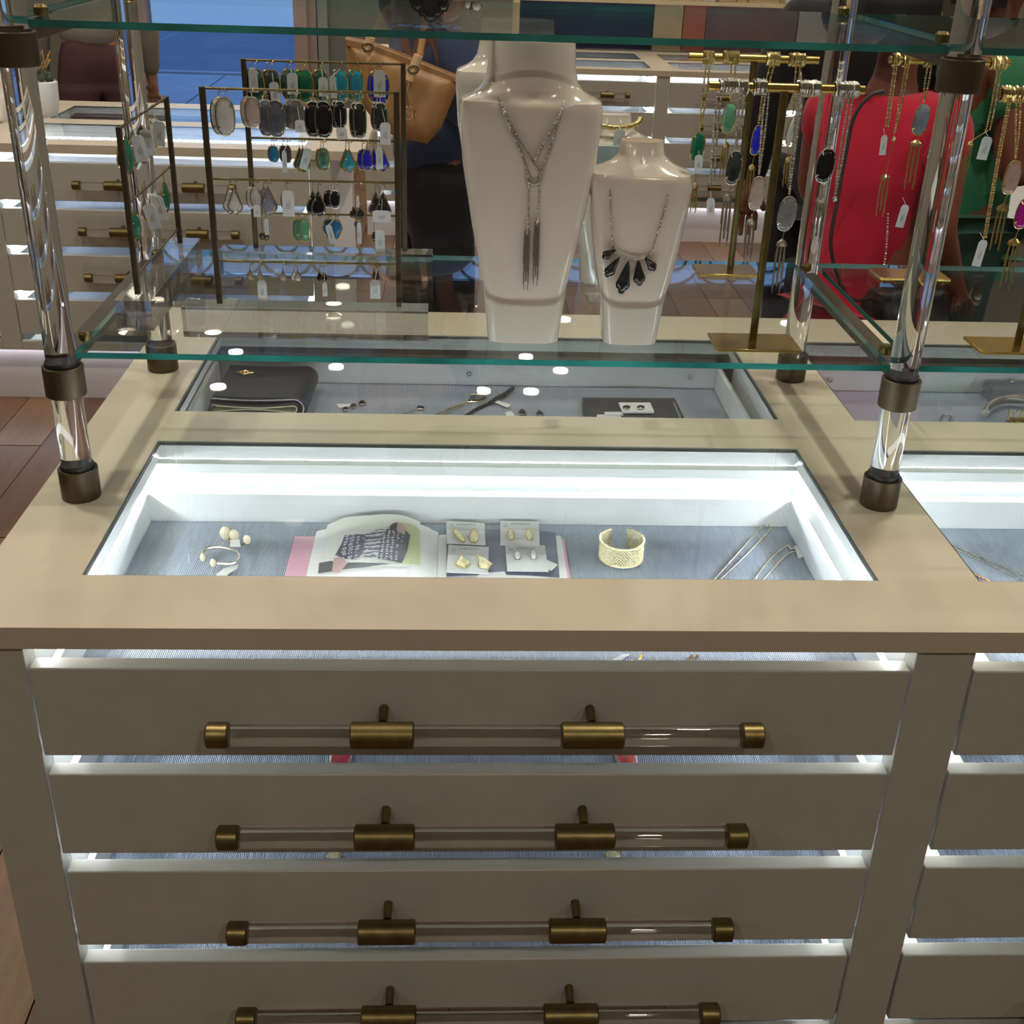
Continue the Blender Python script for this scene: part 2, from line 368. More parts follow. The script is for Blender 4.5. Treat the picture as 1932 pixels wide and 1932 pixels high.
        # the drawer that opens to the far side, seen through the rear glass
        l = .795; t0 = y0 + .585 * s; t1 = y0 + 1.04 * s
        d = part('rear_drawer', MB().box(a + .003, b - .003, yb - .001, yb + .02, FR[0][1], FR[0][0]), PAINT, u, bevel=.0018)
        part('tray', MB().box(a + .022, a + .031, t0, t1, l - .01, .840).box(b - .031, b - .022, t0, t1, l - .01, .840)
             .box(a + .031, b - .031, t1, t1 + .02, l - .01, .848).box(a + .031, b - .031, t0, t0 + .01, l - .01, .84).box(a + .031, b - .031, t0 + .01, t1, l - .01, l - .001), WHITE, d)
        part('tray_lining', MB().box(a + .0315, b - .0315, t0 + .0105, t1 - .0005, l - .001, l), FAB, d)
    return top, units
LED2 = emis('soft_led', (.88, .94, 1.0), 60)
main_top, main_units = counter(-.480, 1.1206, 2, 1.166, ('beige stone countertop with two rows of glass display windows, nearest the viewer',
    ['taupe cabinet of wide drawers with clear rod pulls, whole in the foreground', 'taupe drawer cabinet cut off by the right edge of the photo']), LED2, kick=False)
left_top, left_units = counter(-1.505 - 1.088, 3.985, 2, .93, ('beige countertop with lit glass windows behind the earring racks, left background',
    ['background drawer cabinet cut off by the left edge of the photo', 'background cabinet of pale drawers with short brass pulls below the earring racks']), LED2, chips=True, ov=(.08, .18), handle=(.5, .25))
far_top, far_units = counter(-.42, 6.45, 4, .93, ('distant beige countertop with lit windows behind the tall white bust',
    ['distant drawer cabinet hidden mostly behind the black leggings', 'distant drawer cabinet between the two white busts', 'distant drawer cabinet behind the brass necklace stands', 'distant drawer cabinet behind the customer in the red shirt']), LED2, chips=True, pitch=.76, ow=.69, handle=(.36, .15))
part('plinth', MB().box(-.554, .6075, 1.19, 2.22, 0, .2), PAINT, main_units[0]); part('plinth', MB().box(.6085, 1.68, 1.19, 2.22, 0, .2), PAINT, main_units[1])

# ---------------------------------------------------------------- acrylic and glass shelving on the counter
eta = thing('glass_shelving', 'clear acrylic posts with bronze collars carrying glass shelves on the counter', 'shelving', (.04, 1.69, ZT))
PXS = (-.500, .588, 1.676); YF, YR = 1.448, 1.940; ZS, ZU = 1.0955, 1.486
def collar(x, y, z0, z1, par, r=.0255):
    part('collar', MB().lathe((x, y, z0), [(.0198, 0), (r - .001, 0), (r, .001), (r, z1 - z0 - .001), (r - .001, z1 - z0), (.0222, z1 - z0), (.0222, z1 - z0 - .003), (.0198, z1 - z0 - .003)], 40), DARKM, par)
for x in PXS:
    for y in (YF, YR):
        p = part('post', MB().lathe((x, y, ZT), [(.0193, .002), (.0193, .80)], 40), ACRY, eta)
        if y == YF: collar(x, y, ZT + .0003, .943, p); collar(x, y, 1.046, 1.086, p); collar(x, y, 1.4445, 1.4815, p); part('gasket', MB().lathe((x, y, .9435), [(.0212, -.003), (.0212, .005), (.0200, .006)], 32), RUB, p); part('gasket', MB().lathe((x, y, 1.0865), [(.0212, -.003), (.0212, .005), (.0200, .006)], 32), RUB, p)
        else: collar(x, y, ZT + .0003, .947, p); collar(x, y, 1.4445, 1.4815, p)
    for z in (ZS, ZU):
        b = part('crossbar', MB().box(x - .011, x + .011, YF + .026, YR - .019, z - .018, z - .0006), DARKM, eta, bevel=.001)
        for y in (YF + .045, YR - .04):
            part('knob', MB().lathe((x - (.012 if x > 0 else -.02), y, z + .0085), [(.0075, 0), (.0085, .002), (.0085, .009), (.006, .012)], 20), BRASS, b)
def shelf(x0, x1, z):
    m = MB(); y0, y1 = YF - .002, YR + .01; n = 24
    m.cm = 0; m.add([(x0, y0, z), (x1, y0, z), (x1, y1, z), (x0, y1, z), (x0, y0, z + .008), (x1, y0, z + .008), (x1, y1, z + .008), (x0, y1, z + .008)], [(0, 3, 2, 1), (4, 5, 6, 7)])
    m.cm = 1; m.f += [(0, 1, 5, 4), (1, 2, 6, 5), (2, 3, 7, 6), (3, 0, 4, 7)]; m.mi += [1] * 4
    return part('glass_shelf', m, [SHELFG, GEDGE], eta, smooth=False)
for i in (0, 1):
    for z in (ZS, ZU): shelf(PXS[i] + .019, PXS[i + 1] - .019, z)
for z in (ZS, ZU): shelf(-1.6, PXS[0] - .019, z) if z == ZU else None
ZSH = ZS + .008

# ---------------------------------------------------------------- stones and outlines
STONE = {}
def stone(name, rgb, rough=.12, var=.15, scale=60):
    return mat('stone_' + name, rgb, rough, 0, var, scale, coat=.5)
for nme, c, v in (('emerald', (8, 104, 74), .2), ('abalone', (40, 84, 74), .7), ('teal', (34, 92, 88), .4), ('turquoise', (38, 150, 172), .15), ('cobalt', (28, 34, 190), .15),
                  ('black', (14, 15, 22), .1), ('blush', (196, 176, 164), .1), ('white', (214, 212, 206), .08), ('slate', (96, 100, 112), .3), ('greyshell', (112, 116, 112), .5),
                  ('blue', (44, 122, 176), .2), ('purple', (88, 70, 84), .2), ('greenshell', (92, 138, 118), .6), ('lavender', (140, 142, 156), .1), ('mint', (112, 176, 144), .1),
                  ('azure', (24, 112, 178), .1), ('smoky', (52, 46, 46), .4), ('olive', (62, 62, 54), .4), ('brown', (84, 62, 58), .6), ('magenta', (176, 22, 140), .1), ('rose', (196, 164, 152), .1),
                  ('leafgreen', (20, 112, 92), .25), ('onyx', (38, 40, 38), .5), ('grey', (128, 132, 132), .2), ('darkshell', (50, 58, 54), .6), ('red', (186, 18, 44), .1), ('coral', (222, 84, 74), .1), ('cream', (232, 222, 190), .25)):
    STONE[nme] = stone(nme, c, var=v)
def outline(shape, w, h, n=28):
    """closed outline in (x, z), centre 0, width w, height h"""
    if shape in ('oval', 'round', 'tall'):
        e = {'oval': 2.7, 'round': 2, 'tall': 3.0}[shape]; o = []
        for i in range(n):
            t = 2 * PI * i / n; c, s_ = math.cos(t), math.sin(t)
            o.append((w / 2 * math.copysign(abs(c) ** (2 / e), c), h / 2 * math.copysign(abs(s_) ** (2 / (e - .4)), s_)))
        return o
    K = {'kite': [(0, .5), (.10, .36), (.30, .05), (.46, -.14), (.50, -.24), (.40, -.34), (.24, -.38), (.14, -.47), (0, -.5)],
         'drop': [(0, .5), (.07, .40), (.22, .20), (.42, -.02), (.5, -.2), (.42, -.38), (.22, -.48), (0, -.5)],
         'leaf': [(0, .5), (.18, .36), (.38, .14), (.46, -.06), (.40, -.22), (.22, -.40), (0, -.5)],
         'shield': [(0, .5), (.24, .48), (.34, .34), (.5, .05), (.34, -.18), (.14, -.42), (0, -.5)],
         'petal': [(0, .5), (.12, .36), (.30, .05), (.50, -.22), (.40, -.34), (.24, -.36), (.18, -.46), (0, -.5)]}[shape]
    r = [(x * w, z * h) for x, z in K]; return r + [(-x, z) for x, z in r[-2:0:-1]]
def stone_set(c, shape, w, h, d, mstone, mbez, parent, ang=0, bez=.0011, lean=0, face=0, names=('stone', 'setting')):
    """stone with its rim; faces -y, turned by ang in the picture and by face about the vertical"""
    o = outline(shape, w, h); ca, sa = math.cos(ang), math.sin(ang); cf, sf = math.cos(face), math.sin(face)
    def W3(x, z, y):
        x, z = x * ca - z * sa, x * sa + z * ca
        return (c[0] + x * cf - y * sf, c[1] + x * sf + y * cf + z * lean, c[2] + z)
    rings = [[W3(x * k, z * k, y) for x, z in o] for k, y in ((.96, d * .5), (1, 0), (.93, -d * .35), (.72, -d * .6), (.35, -d * .72), (.02, -d * .75))]
    s_ = part(names[0], MB().loft(rings), mstone, parent)
    m = MB().tube([W3(x, z, 0) for x, z in o], bez, 6, closed=True)
    n = len(o)
    for q in (.12, .38, .62, .88):
        x, z = o[int(q * n)]; a = Vector(W3(x * 1.02, z * 1.02, -d * .2)); b = Vector(W3(x * .78, z * .78, -d * .62)); m.tube([a, b], bez * .8, 5)
    part(names[1], m, mbez, parent); return W3
def price_tag(c, w, h, ang, parent, y, string_to=None, face=0):
    ca, sa = math.cos(ang), math.sin(ang); cf, sf = math.cos(face), math.sin(face)
    def W3(x, z, dy=0): x2 = x * ca - z * sa; return (c[0] + x2 * cf, y + dy + x2 * sf, c[1] + x * sa + z * ca)
    o = [(-w / 2, -h / 2), (w / 2, -h / 2), (w / 2, h * .38), (w * .3, h / 2), (-w * .3, h / 2), (-w / 2, h * .38)]
    t = part('price_tag', MB().prism([W3(x, z) for x, z in o], (0, .0008, 0)), TAG, parent, smooth=False)
    m = MB()
    for k in range(3):
        x0 = -w * .16 + k * w * .13; m.prism([W3(x0, -h * .22, -.0003), (W3(x0 + w * .05, -h * .22, -.0003)), W3(x0 + w * .05, h * (.0 + .06 * k), -.0003), W3(x0, h * (.0 + .06 * k), -.0003)], (0, .0002, 0))
    if base_of(parent) is not None and parent.parent is None: part('printed_marks', m, GREYI, t, smooth=False)
    if string_to: part('tag_string', MB().tube([W3(0, h * .5), string_to], .0004, 5), TAG, t)
def px2(px, py, Y): p = P(px, py, 'y', Y); return p
HOOK = {}
def earring(px, pyc, w, h, shape, col, Y, hang, metal, label, group, dy=0, tagd=None, ang=0, face=0, drop=False):
    p = px2(px, pyc, Y + dy); sc = pxm(p); top = px2(px, hang, Y + dy); w *= sc; h *= sc
    t = thing('earring', label, 'earring', (p.x, p.y, p.z - h / 2), group)
    stone_set(p, shape, w, h, min(.006, w * .3), STONE[col], metal, t, ang, .0014 if w > .012 else .0007, face=face)
    zt = p.z + h / 2; zb = top.z; r = .0042
    pts = [(p.x, p.y, zt - .0005), (p.x, p.y, zt + .003)]
    if zb - zt > .014 and drop: pts += [(p.x - .003, p.y, (zt + zb) / 2), (p.x, p.y, zb - .002)]
    for a in range(0, 9): t_ = PI * (.15 + a * .16); pts.append((p.x + .0006 * a, Y - .0005 + (dy + r * math.cos(t_) if a < 8 else .004), max(zt + .004, zb - .004) + .0055 * math.sin(min(t_, 2.9))))
    part('ear_wire', MB().tube(pts, .00055, 5), metal, t)
    if tagd:
        tx, ty, tw, th, ta = tagd; q = px2(tx, ty, Y - .0065); price_tag((q.x, q.z), tw * sc, th * sc, ta, t, Y - .0075, (p.x, p.y, zt + .002))
    return t

# ---------------------------------------------------------------- earring racks
def rack(label, x0, x1, bx0, bx1, bars_f, bars_r, yf, yr):
    t = thing('earring_rack', label, 'jewelry rack', ((x0 + x1) / 2, (yf + yr) / 2, ZSH))
    for y, bars, dx in ((yf, bars_f, 0), (yr, bars_r, .004)):
        b0 = bx0 if y == yf else bx0 - .002
        bl = part('acrylic_block', MB().box(b0, bx1, y - .018, y + .018, ZSH + .0003, ZSH + .041), BLOCK, t, smooth=False)
        for x in (x0 + dx, x1 - dx):
            part('upright', MB().box(x - .0035, x + .0035, y - .0035, y + .0035, ZSH + .0415, bars[0] + .002), DARKM, t, bevel=.0006)
        for k, z in enumerate(bars):
            part('hanging_bar', MB().tube([(x0 + dx + .003, y, z), (x1 - dx - .003, y, z)], .0016, 10), BRASS, t)
    return t
YA, YB = 1.530, 1.815
def zat(px, py, Y): return P(px, py, 'y', Y).z
XL, XR = px2(381, 165, YA).x, px2(748, 178, YA).x
rack('two-row brass earring rack on long acrylic blocks, left half of the lower shelf', XL, XR, -.3585, -.037,
     [zat(560, 171, YA), zat(600, 342, YA), zat(600, 496, YA)], [zat(600, 117, YB), zat(600, 263, YB), zat(600, 404, YB)], YA, YB)
ROWS = {'R1': (YB, 117, GOLD, 'top bar, rear rack row'), 'F1': (YA, 172, SILV, 'top bar, front rack row'), 'R2': (YB, 263, GOLD, 'middle bar, rear rack row'),
        'F2': (YA, 343, SILV, 'middle bar, front rack row'), 'R3': (YB, 404, GOLD, 'lowest bar, rear rack row'), 'F3': (YA, 497, GOLD, 'lowest bar, front rack row')}
E1 = [  # row, px, py, w, h, shape, stone, dx of the second one (0 = single), tag, words
    ('R1', 484, 160, 28, 56, 'oval', 'abalone', 9, (478, 152, 17, 42, 0), 'dark abalone oval'), ('R1', 515, 163, 27, 58, 'oval', 'darkshell', 9, (519, 176, 18, 40, .1), 'gold rimmed dark shell oval'),
    ('R1', 549, 160, 24, 54, 'oval', 'teal', 6, (552, 158, 20, 38, 0), 'deep teal oval behind its tag'), ('R1', 577, 163, 27, 58, 'oval', 'emerald', 9, None, 'emerald green oval'),
    ('R1', 607, 162, 24, 56, 'oval', 'abalone', 6, (610, 164, 18, 34, 0), 'small teal shell oval with tag'), ('R1', 644, 163, 23, 58, 'tall', 'turquoise', 7, (629, 164, 12, 40, .05), 'long turquoise bar'),
    ('R1', 674, 162, 22, 56, 'tall', 'turquoise', 8, None, 'narrow turquoise bar'), ('R1', 716, 166, 36, 60, 'oval', 'cobalt', 5, (716, 158, 22, 48, 0), 'cobalt blue oval with white tag'),
    ('F1', 425, 220, 34, 68, 'oval', 'white', 10, None, 'large creamy white oval'), ('F1', 477, 212, 26, 54, 'oval', 'blush', 9, None, 'blush pink oval'),
    ('F1', 522, 224, 31, 66, 'oval', 'slate', 19, None, 'blue grey slate oval'), ('F1', 560, 217, 25, 54, 'oval', 'greyshell', 11, (566, 238, 18, 22, 0), 'small grey shell oval'),
    ('F1', 611, 226, 31, 66, 'oval', 'black', 20, None, 'large jet black oval'), ('F1', 642, 217, 22, 50, 'oval', 'black', 7, (645, 252, 20, 22, .1), 'small jet black oval with tag below'),
    ('F1', 679, 228, 22, 64, 'tall', 'onyx', 8, None, 'long dark onyx bar'), ('F1', 718, 221, 24, 52, 'oval', 'darkshell', 6, (727, 252, 20, 40, 0), 'grey black marbled oval with tag'),
    ('R2', 518, 291, 15, 29, 'oval', 'blue', 5, None, 'tiny sky blue oval'), ('R2', 543, 291, 13, 31, 'oval', 'purple', 9, (537, 305, 9, 40, 0), 'tiny plum oval'),
    ('R2', 572, 302, 24, 44, 'kite', 'teal', 6, (577, 300, 16, 40, -.3), 'teal kite half hidden by tag'), ('R2', 611, 301, 20, 40, 'oval', 'greenshell', 5, None, 'mottled sea green oval'),
    ('R2', 659, 303, 24, 42, 'kite', 'turquoise', 6, None, 'turquoise kite'), ('R2', 693, 302, 18, 38, 'oval', 'cobalt', 9, None, 'cobalt blue small oval'),
    ('R2', 722, 302, 24, 42, 'kite', 'cobalt', 16, (716, 299, 13, 38, 0), 'cobalt blue kite with tag'),
    ('F2', 443, 379, 26, 50, 'kite', 'white', 9, None, 'milky white kite'), ('F2', 483, 374, 19, 38, 'oval', 'white', 8, (485, 398, 13, 22, 0), 'milky white small oval'),
    ('F2', 507, 379, 29, 52, 'kite', 'lavender', 8, None, 'lavender grey kite'), ('F2', 543, 380, 18, 36, 'oval', 'greyshell', 4, (544, 384, 22, 48, 0), 'pale tagged oval'),
    ('F2', 601, 384, 25, 46, 'drop', 'black', 10, None, 'black teardrop'), ('F2', 632, 376, 18, 33, 'oval', 'black', 12, None, 'black small oval'),
    ('F2', 680, 401, 15, 22, 'drop', 'smoky', 13, (675, 380, 5, 22, 0), 'smoky crystal drop on long wire'), ('F2', 723, 387, 27, 48, 'kite', 'olive', 14, (720, 408, 34, 22, 0), 'dark olive grey kite'),
    ('R3', 502, 446, 12, 15, 'round', 'brown', 7, (503, 428, 8, 30, 0), 'tiny silver disc'), ('R3', 575, 434, 18, 42, 'tall', 'mint', 12, None, 'mint green oval'),
    ('R3', 634, 433, 23, 37, 'shield', 'azure', 14, (624, 442, 12, 36, .25), 'bright azure shield'), ('R3', 678, 424, 9, 12, 'round', 'blue', 5, (678, 440, 8, 40, 0), 'tiny blue bead'),
    ('R3', 706, 447, 8, 20, 'round', 'smoky', 0, (717, 455, 18, 40, 0), 'open hoop with a large tag'),
    ('F3', 472, 519, 11, 19, 'drop', 'blush', 0, (495, 548, 17, 40, 0), 'pale blush drop at the left end'), ('F3', 491, 519, 9, 19, 'drop', 'blush', 0, None, 'pale blush thin drop, second from left end'), ('F3', 534, 520, 11, 20, 'drop', 'blush', 0, None, 'pale blush drop near the middle'),
    ('F3', 562, 521, 12, 20, 'drop', 'white', 7, None, 'pale milky drop'), ('F3', 612, 522, 11, 19, 'drop', 'black', 9, (613, 546, 9, 26, 0), 'tiny black drop'), ('F3', 712, 520, 9, 20, 'drop', 'brown', 6, (708, 546, 19, 36, 0), 'tiny brown sparkling drop')]
for row, px, py, w, h, sh, col, dx, tg, words in E1:
    Y, hang, me, where = ROWS[row]; hp = hang + (px - 600) * .03
    if dx:
        earring(px - dx, py - 1, w * .97, h * .97, sh, col, Y, hp, me, f'rear {words} earring, {where}', 'pairs of earrings on the rack', dy=.008, face=.15)
        earring(px, py, w, h, sh, col, Y, hp, me, f'front {words} earring, {where}', 'pairs of earrings on the rack', tagd=tg)
    else: earring(px, py, w, h, sh, col, Y, hp, me, f'{words} earring, {where}', 'pairs of earrings on the rack', tagd=tg)
# small rack that stands along the left post line
xs_ = -.4265
t = thing('earring_rack', 'narrow brass earring rack seen end-on beside the left clear posts', 'jewelry rack', (xs_, 1.70, ZSH))
part('acrylic_block', MB().box(xs_ - .024, xs_ + .024, 1.535, 1.87, ZSH + .0003, ZSH + .041), BLOCK, t, smooth=False)
y1_, y2_ = 1.565, 1.835
ztop = P(178, 238, 'y', y1_).z
for y in (y1_, y2_): part('upright', MB().box(xs_ - .0035, xs_ + .0035, y - .0035, y + .0035, ZSH + .0415, ztop), DARKM, t, bevel=.0006)
for dz in (0, .095, .19): part('hanging_bar', MB().tube([(xs_, y1_, ztop - .002 - dz), (xs_, y2_, ztop - .002 - dz)], .0016, 10), BRASS, t)
def side_earring(y, dz, w, h, sh, col, label, tg=None, dx=-.002):
    z = ztop - .002 - dz; t = thing('earring', label, 'earring', (xs_ + dx, y, z - .016 - h), 'earrings on the narrow rack')
    stone_set((xs_ + dx, y, z - .015 - h / 2), sh, w, h, .004, STONE[col], GOLD, t, face=PI / 2 * .8)
    part('ear_wire', MB().tube([(xs_ + dx, y, z - .015), (xs_ + dx, y, z - .008), (xs_ - .003, y, z), (xs_, y, z + .0028), (xs_ + .003, y, z - .001)], .00055, 5), GOLD, t)
    if tg: price_tag((xs_ + .008, z - .035), .016, .034, tg, t, y - .012, (xs_, y, z - .012))
for i, (y, dz, w, h, sh, col, lb, tg) in enumerate([
    (1.575, 0, .026, .044, 'leaf', 'teal', 'sea green leaf earring nearest the front on the narrow rack', None), (1.60, 0, .028, .050, 'leaf', 'leafgreen', 'deep green leaf earring second on the narrow rack', None),
    (1.635, 0, .024, .046, 'leaf', 'greyshell', 'grey green leaf earring third on the narrow rack', .1), (1.68, 0, .024, .05, 'oval', 'darkshell', 'dark shell earring with gold rim on the narrow rack', .2),
    (1.75, 0, .024, .040, 'oval', 'white', 'pale earring behind its big tag on the narrow rack', -.1), (1.60, .095, .026, .042, 'leaf', 'leafgreen', 'single green leaf earring on the lower bar of the narrow rack', None),
    (1.66, .095, .022, .03, 'leaf', 'greyshell', 'grey earring with tag, lower bar of the narrow rack', .25), (1.71, .095, .022, .03, 'oval', 'white', 'pale earring with tilted tag, lower bar of the narrow rack', .15), (1.78, .095, .024, .044, 'leaf', 'emerald', 'emerald earring beside the rear clear post on the narrow rack', None)]):
    side_earring(y, dz, w, h, sh, col, lb, tg)

# ---------------------------------------------------------------- busts and their necklaces
def bust(name, label, x, y, hw_bot, sh, ht, neck, gz):
    """slim slab-shaped display bust : outline by height, flat front"""
    t = thing(name, label, 'display bust', (x, y, ZSH)); R = []
    prof = [(0, hw_bot, .030, 4), (.003, hw_bot + .001, .031, 4), (.25, hw_bot + (sh - hw_bot) * .22, .034, 4), (.5, hw_bot + (sh - hw_bot) * .60, .037, 4), (.75, sh - .004, .039, 4), (.93, sh, .037, 5), (.975, sh, .036, 5), (.995, sh - .002, .034, 5)]
    gy = 0
    for k, hw, hd, e in prof: R.append((ZSH + .0004 + k * (gz - ZSH), hw, hd, e, 0))
    n0 = neck[0]
    R += [(gz + .001, sh - .006, .032, 4.5, .001), (gz + .005, n0 + (sh - n0) * .55, .032, 3.4, .003), (gz + .011, n0 + (sh - n0) * .28, .033 * min(1, n0 / .04), 2.6, .005), (gz + .020, n0 * 1.06, .034 * min(1, n0 / .045), 2.1, .007), (gz + .036, n0, .033 * n0 / .05, 2, .009), (ht - .004, n0 * .97, .033 * n0 / .05, 2, .010), (ht, n0 * .95, .032 * n0 / .05, 2, .010), (ht + .0005, n0 * .8, .025 * n0 / .05, 2, .010)]
    rings = []
    for z, hw, hd, e, yo in R:
        r = []
        for i in range(44):
            a = 2 * PI * i / 44; c, s_ = math.cos(a), math.sin(a)
            r.append((x + hw * math.copysign(abs(c) ** (2 / e), c), y + yo + hd * math.copysign(abs(s_) ** (2 / e), s_), z))
        rings.append(r)
    part('bust_body', MB().loft(rings), BUST, t); return t
BX, SX = .0905, .2345
bust('display_bust', 'large glossy cream bust wearing a long silver lariat, front of the shelf', BX, 1.538, .0465, .0885, 1.4795, (.0545,), 1.412)
bust('display_bust', 'large cream bust standing right behind the lariat bust', BX - .006, 1.825, .0465, .0885, 1.4795, (.0545,), 1.412)
bust('display_bust', 'small cream bust with the black stone bib necklace', SX, 1.538, .0352, .0655, 1.3535, (.0275,), 1.328)
bust('display_bust', 'small cream bust with a gold bead chain, behind the bib necklace bust', SX - .004, 1.825, .0352, .0655, 1.3535, (.0275,), 1.318)
def chain_pts(pp, Y): return [px2(a, b, Y if len(q) < 3 else q[2]) for q in pp for a, b in [q[:2]]]
def smooth_pts(pts, n=6):
    out = []; k = len(pts)
    for i in range(k - 1):
        p0, p1, p2, p3 = pts[max(i - 1, 0)], pts[i], pts[i + 1], pts[min(i + 2, k - 1)]
        for j in range(n):
            t = j / n; out.append(.5 * ((2 * p1) + (-p0 + p2) * t + (2 * p0 - 5 * p1 + 4 * p2 - p3) * t * t + (-p0 + 3 * p1 - 3 * p2 + p3) * t ** 3))
    return out + [pts[-1]]
def beads(m, pts, r, step):
    """small faceted links strung along a line"""
    acc = 0
    for a, b in zip(pts, pts[1:]):
        d = (b - a).length; n = max(1, round(d / step))
        for i in range(n): m.ball(a.lerp(b, (i + .5) / n), r * (1 if i % 2 else .8), 5)
    return m
YN = 1.4965
t = thing('necklace', 'long silver lariat necklace with two chain tassels on the large bust', 'necklace', px2(1003, 580, YN))
for pp in ([(936, 160, 1.53), (940, 185, 1.512), (955, 215, YN), (975, 255), (1000, 295), (1020, 330)], [(934, 150, 1.535), (938, 178, 1.515), (950, 212, YN), (972, 262), (992, 310), (998, 335)],
           [(1069, 152, 1.535), (1066, 180, 1.515), (1058, 215, YN), (1038, 250), (1008, 303)], [(1071, 165, 1.53), (1064, 200, 1.51), (1052, 235, YN), (1036, 285), (1018, 335)]):
    q = smooth_pts([px2(a[0], a[1], a[2] if len(a) > 2 else YN) for a in pp]); part('chain', beads(MB().tube(q, .0009, 6), q, .0021, .0036), SILV, t)
q = smooth_pts([px2(a, b, YN) for a, b in ((994, 330), (996, 342), (1008, 347), (1019, 342), (1020, 330))]); part('slide_ring', beads(MB().tube(q, .0014, 6), q, .0024, .003), SILV, t)
for pts in ([(998, 345), (998, 380), (996, 432)], [(1018, 345), (1016, 380), (1014, 416)]):
    q = smooth_pts([px2(a, b, YN) for a, b in pts]); part('chain', beads(MB().tube(q, .0008, 6), q, .0018, .0034), SILV, t)
def tassel(c_top, length, w, m, parent, n=9, cap=True, skew=0, name='tassel'):
    mb = MB(); x, y, z = c_top
    if cap: mb.lathe((x, y, z - .008), [(w * .5, 0), (w * .45, .004), (w * .15, .008)], 10)
    for i in range(n):
        u = (i / (n - 1) - .5) * w * .95; L = length * (1 - .42 * abs((i * 7 % n) / n - .5) - (.25 if i % 3 == 0 else 0)); yy = y + (i % 3 - 1) * w * .2
        mb.tube([(x + u * .8, yy, z - .006), (x + u + skew * .5, yy, z - L * .5), (x + u + skew, yy, z - L)], max(.0006, w * .055), 5)
    return part(name, mb, m, parent)
tassel(px2(995, 430, YN), .083, .008, SILV, t, 9); tassel(px2(1014, 414, YN), .088, .008, SILV, t, 9)
YM = 1.4965
t = thing('necklace', 'short necklace with five faceted black stones on the small bust', 'necklace', px2(1190, 550, YM))
q = smooth_pts([px2(*a) for a in ((1155, 333, 1.523), (1151, 350, 1.505), (1152, 400, YM), (1157, 468, YM), (1175, 482, YM), (1200, 490, YM), (1226, 480, YM), (1236, 455, YM), (1250, 410, YM), (1261, 365, 1.502), (1258, 335, 1.523))])
part('chain', beads(MB().tube(q, .0008, 6), q, .0016, .0034), SILV, t)
for (ax, ay), (bx, by), w in (((1162, 471), (1137, 486), 17), ((1169, 485), (1143, 522), 20), ((1186, 492), (1171, 554), 26), ((1204, 490), (1207, 539), 22), ((1217, 486), (1236, 510), 17)):
    a, b = px2(ax, ay, YM - .002), px2(bx, by, YM - .002); c = (a + b) / 2; d = b - a; h = d.length
    stone_set(c, 'petal', w * pxm(c), h, .006, STONE['onyx'], mat('gunmetal', (70, 68, 62), .3, 1), t, math.atan2(d.x, -d.z), .0007)
t = thing('necklace', 'gold bead chain around the neck of the rear small bust', 'necklace', (SX, 1.80, 1.32))
m = MB()
for i in range(26):
    a = PI * (1.05 + .9 * i / 25); p = Vector((SX - .004 + .041 * math.cos(a), 1.833 + .036 * math.sin(a), 1.349 - .010 * math.sin(-a)))
    m.ball(p, .0042 if i % 2 else .0032, 8)
part('gold_beads', m, GOLD, t)
q = px2(1168, 262, 1.79); price_tag((q.x, q.z), .017, .026, 0, t, 1.787, (q.x, 1.80, q.z + .018))
a, b = px2(1118, 275, 1.70), px2(1166, 318, 1.70)
t = solo('blue_card', MB().box(a.x, b.x, 1.70, 1.703, b.z, a.z), mat('pale_blue_card', (176, 198, 206), .5), 'small pale blue card leaning between the large and small busts', 'card')
solo('card_stand', MB().box(a.x + .008, b.x - .008, 1.704, 1.74, ZSH + .0003, ZSH + .004).box((a.x + b.x) / 2 - .003, (a.x + b.x) / 2 + .003, 1.7035, 1.708, ZSH + .004, b.z + .02), BLOCK, 'clear stand holding the pale blue card between busts', 'card stand', smooth=False)

# ---------------------------------------------------------------- brass necklace stands
def tstand(label, Y, bx0, bx1, zbar, px_, base, Wb=.11):
    t = thing('necklace_stand', label, 'necklace stand', (px_, Y, ZSH))
    part('base_plate', MB().box(*base, ZSH + .0003, ZSH + .0045), GOLDB, t, bevel=.0008)
    part('stem', MB().tube([(px_, Y, ZSH + .0045), (px_, Y, zbar - .004)], .0052, 20), BRASS, t)
    part('cross_bar', MB().tube([(bx0, Y, zbar), (bx1, Y, zbar)], .0056, 20), GOLDB, t)
    return t
YTA, YTB = 1.53, 1.88
tstand('brass T-shaped necklace stand left of the right clear post, at the shelf front', YTA, .309, .504, 1.4335, .4045, (.347, .462, 1.488, 1.556))
tstand('brass T-shaped necklace stand at the shelf rear, beyond the front T stand', YTB, .345, .5425, 1.4315, .4450, (.389, .487, 1.852, 1.915))
tstand('brass T-shaped necklace stand seen behind the right front post', YTB, .650, .836, 1.4355, .7430, (.684, .801, 1.850, 1.912))
tstand('brass T-shaped necklace stand at the right edge of the photo', YTA, .675, .870, 1.4335, .7735, (.709, .830, 1.494, 1.560))
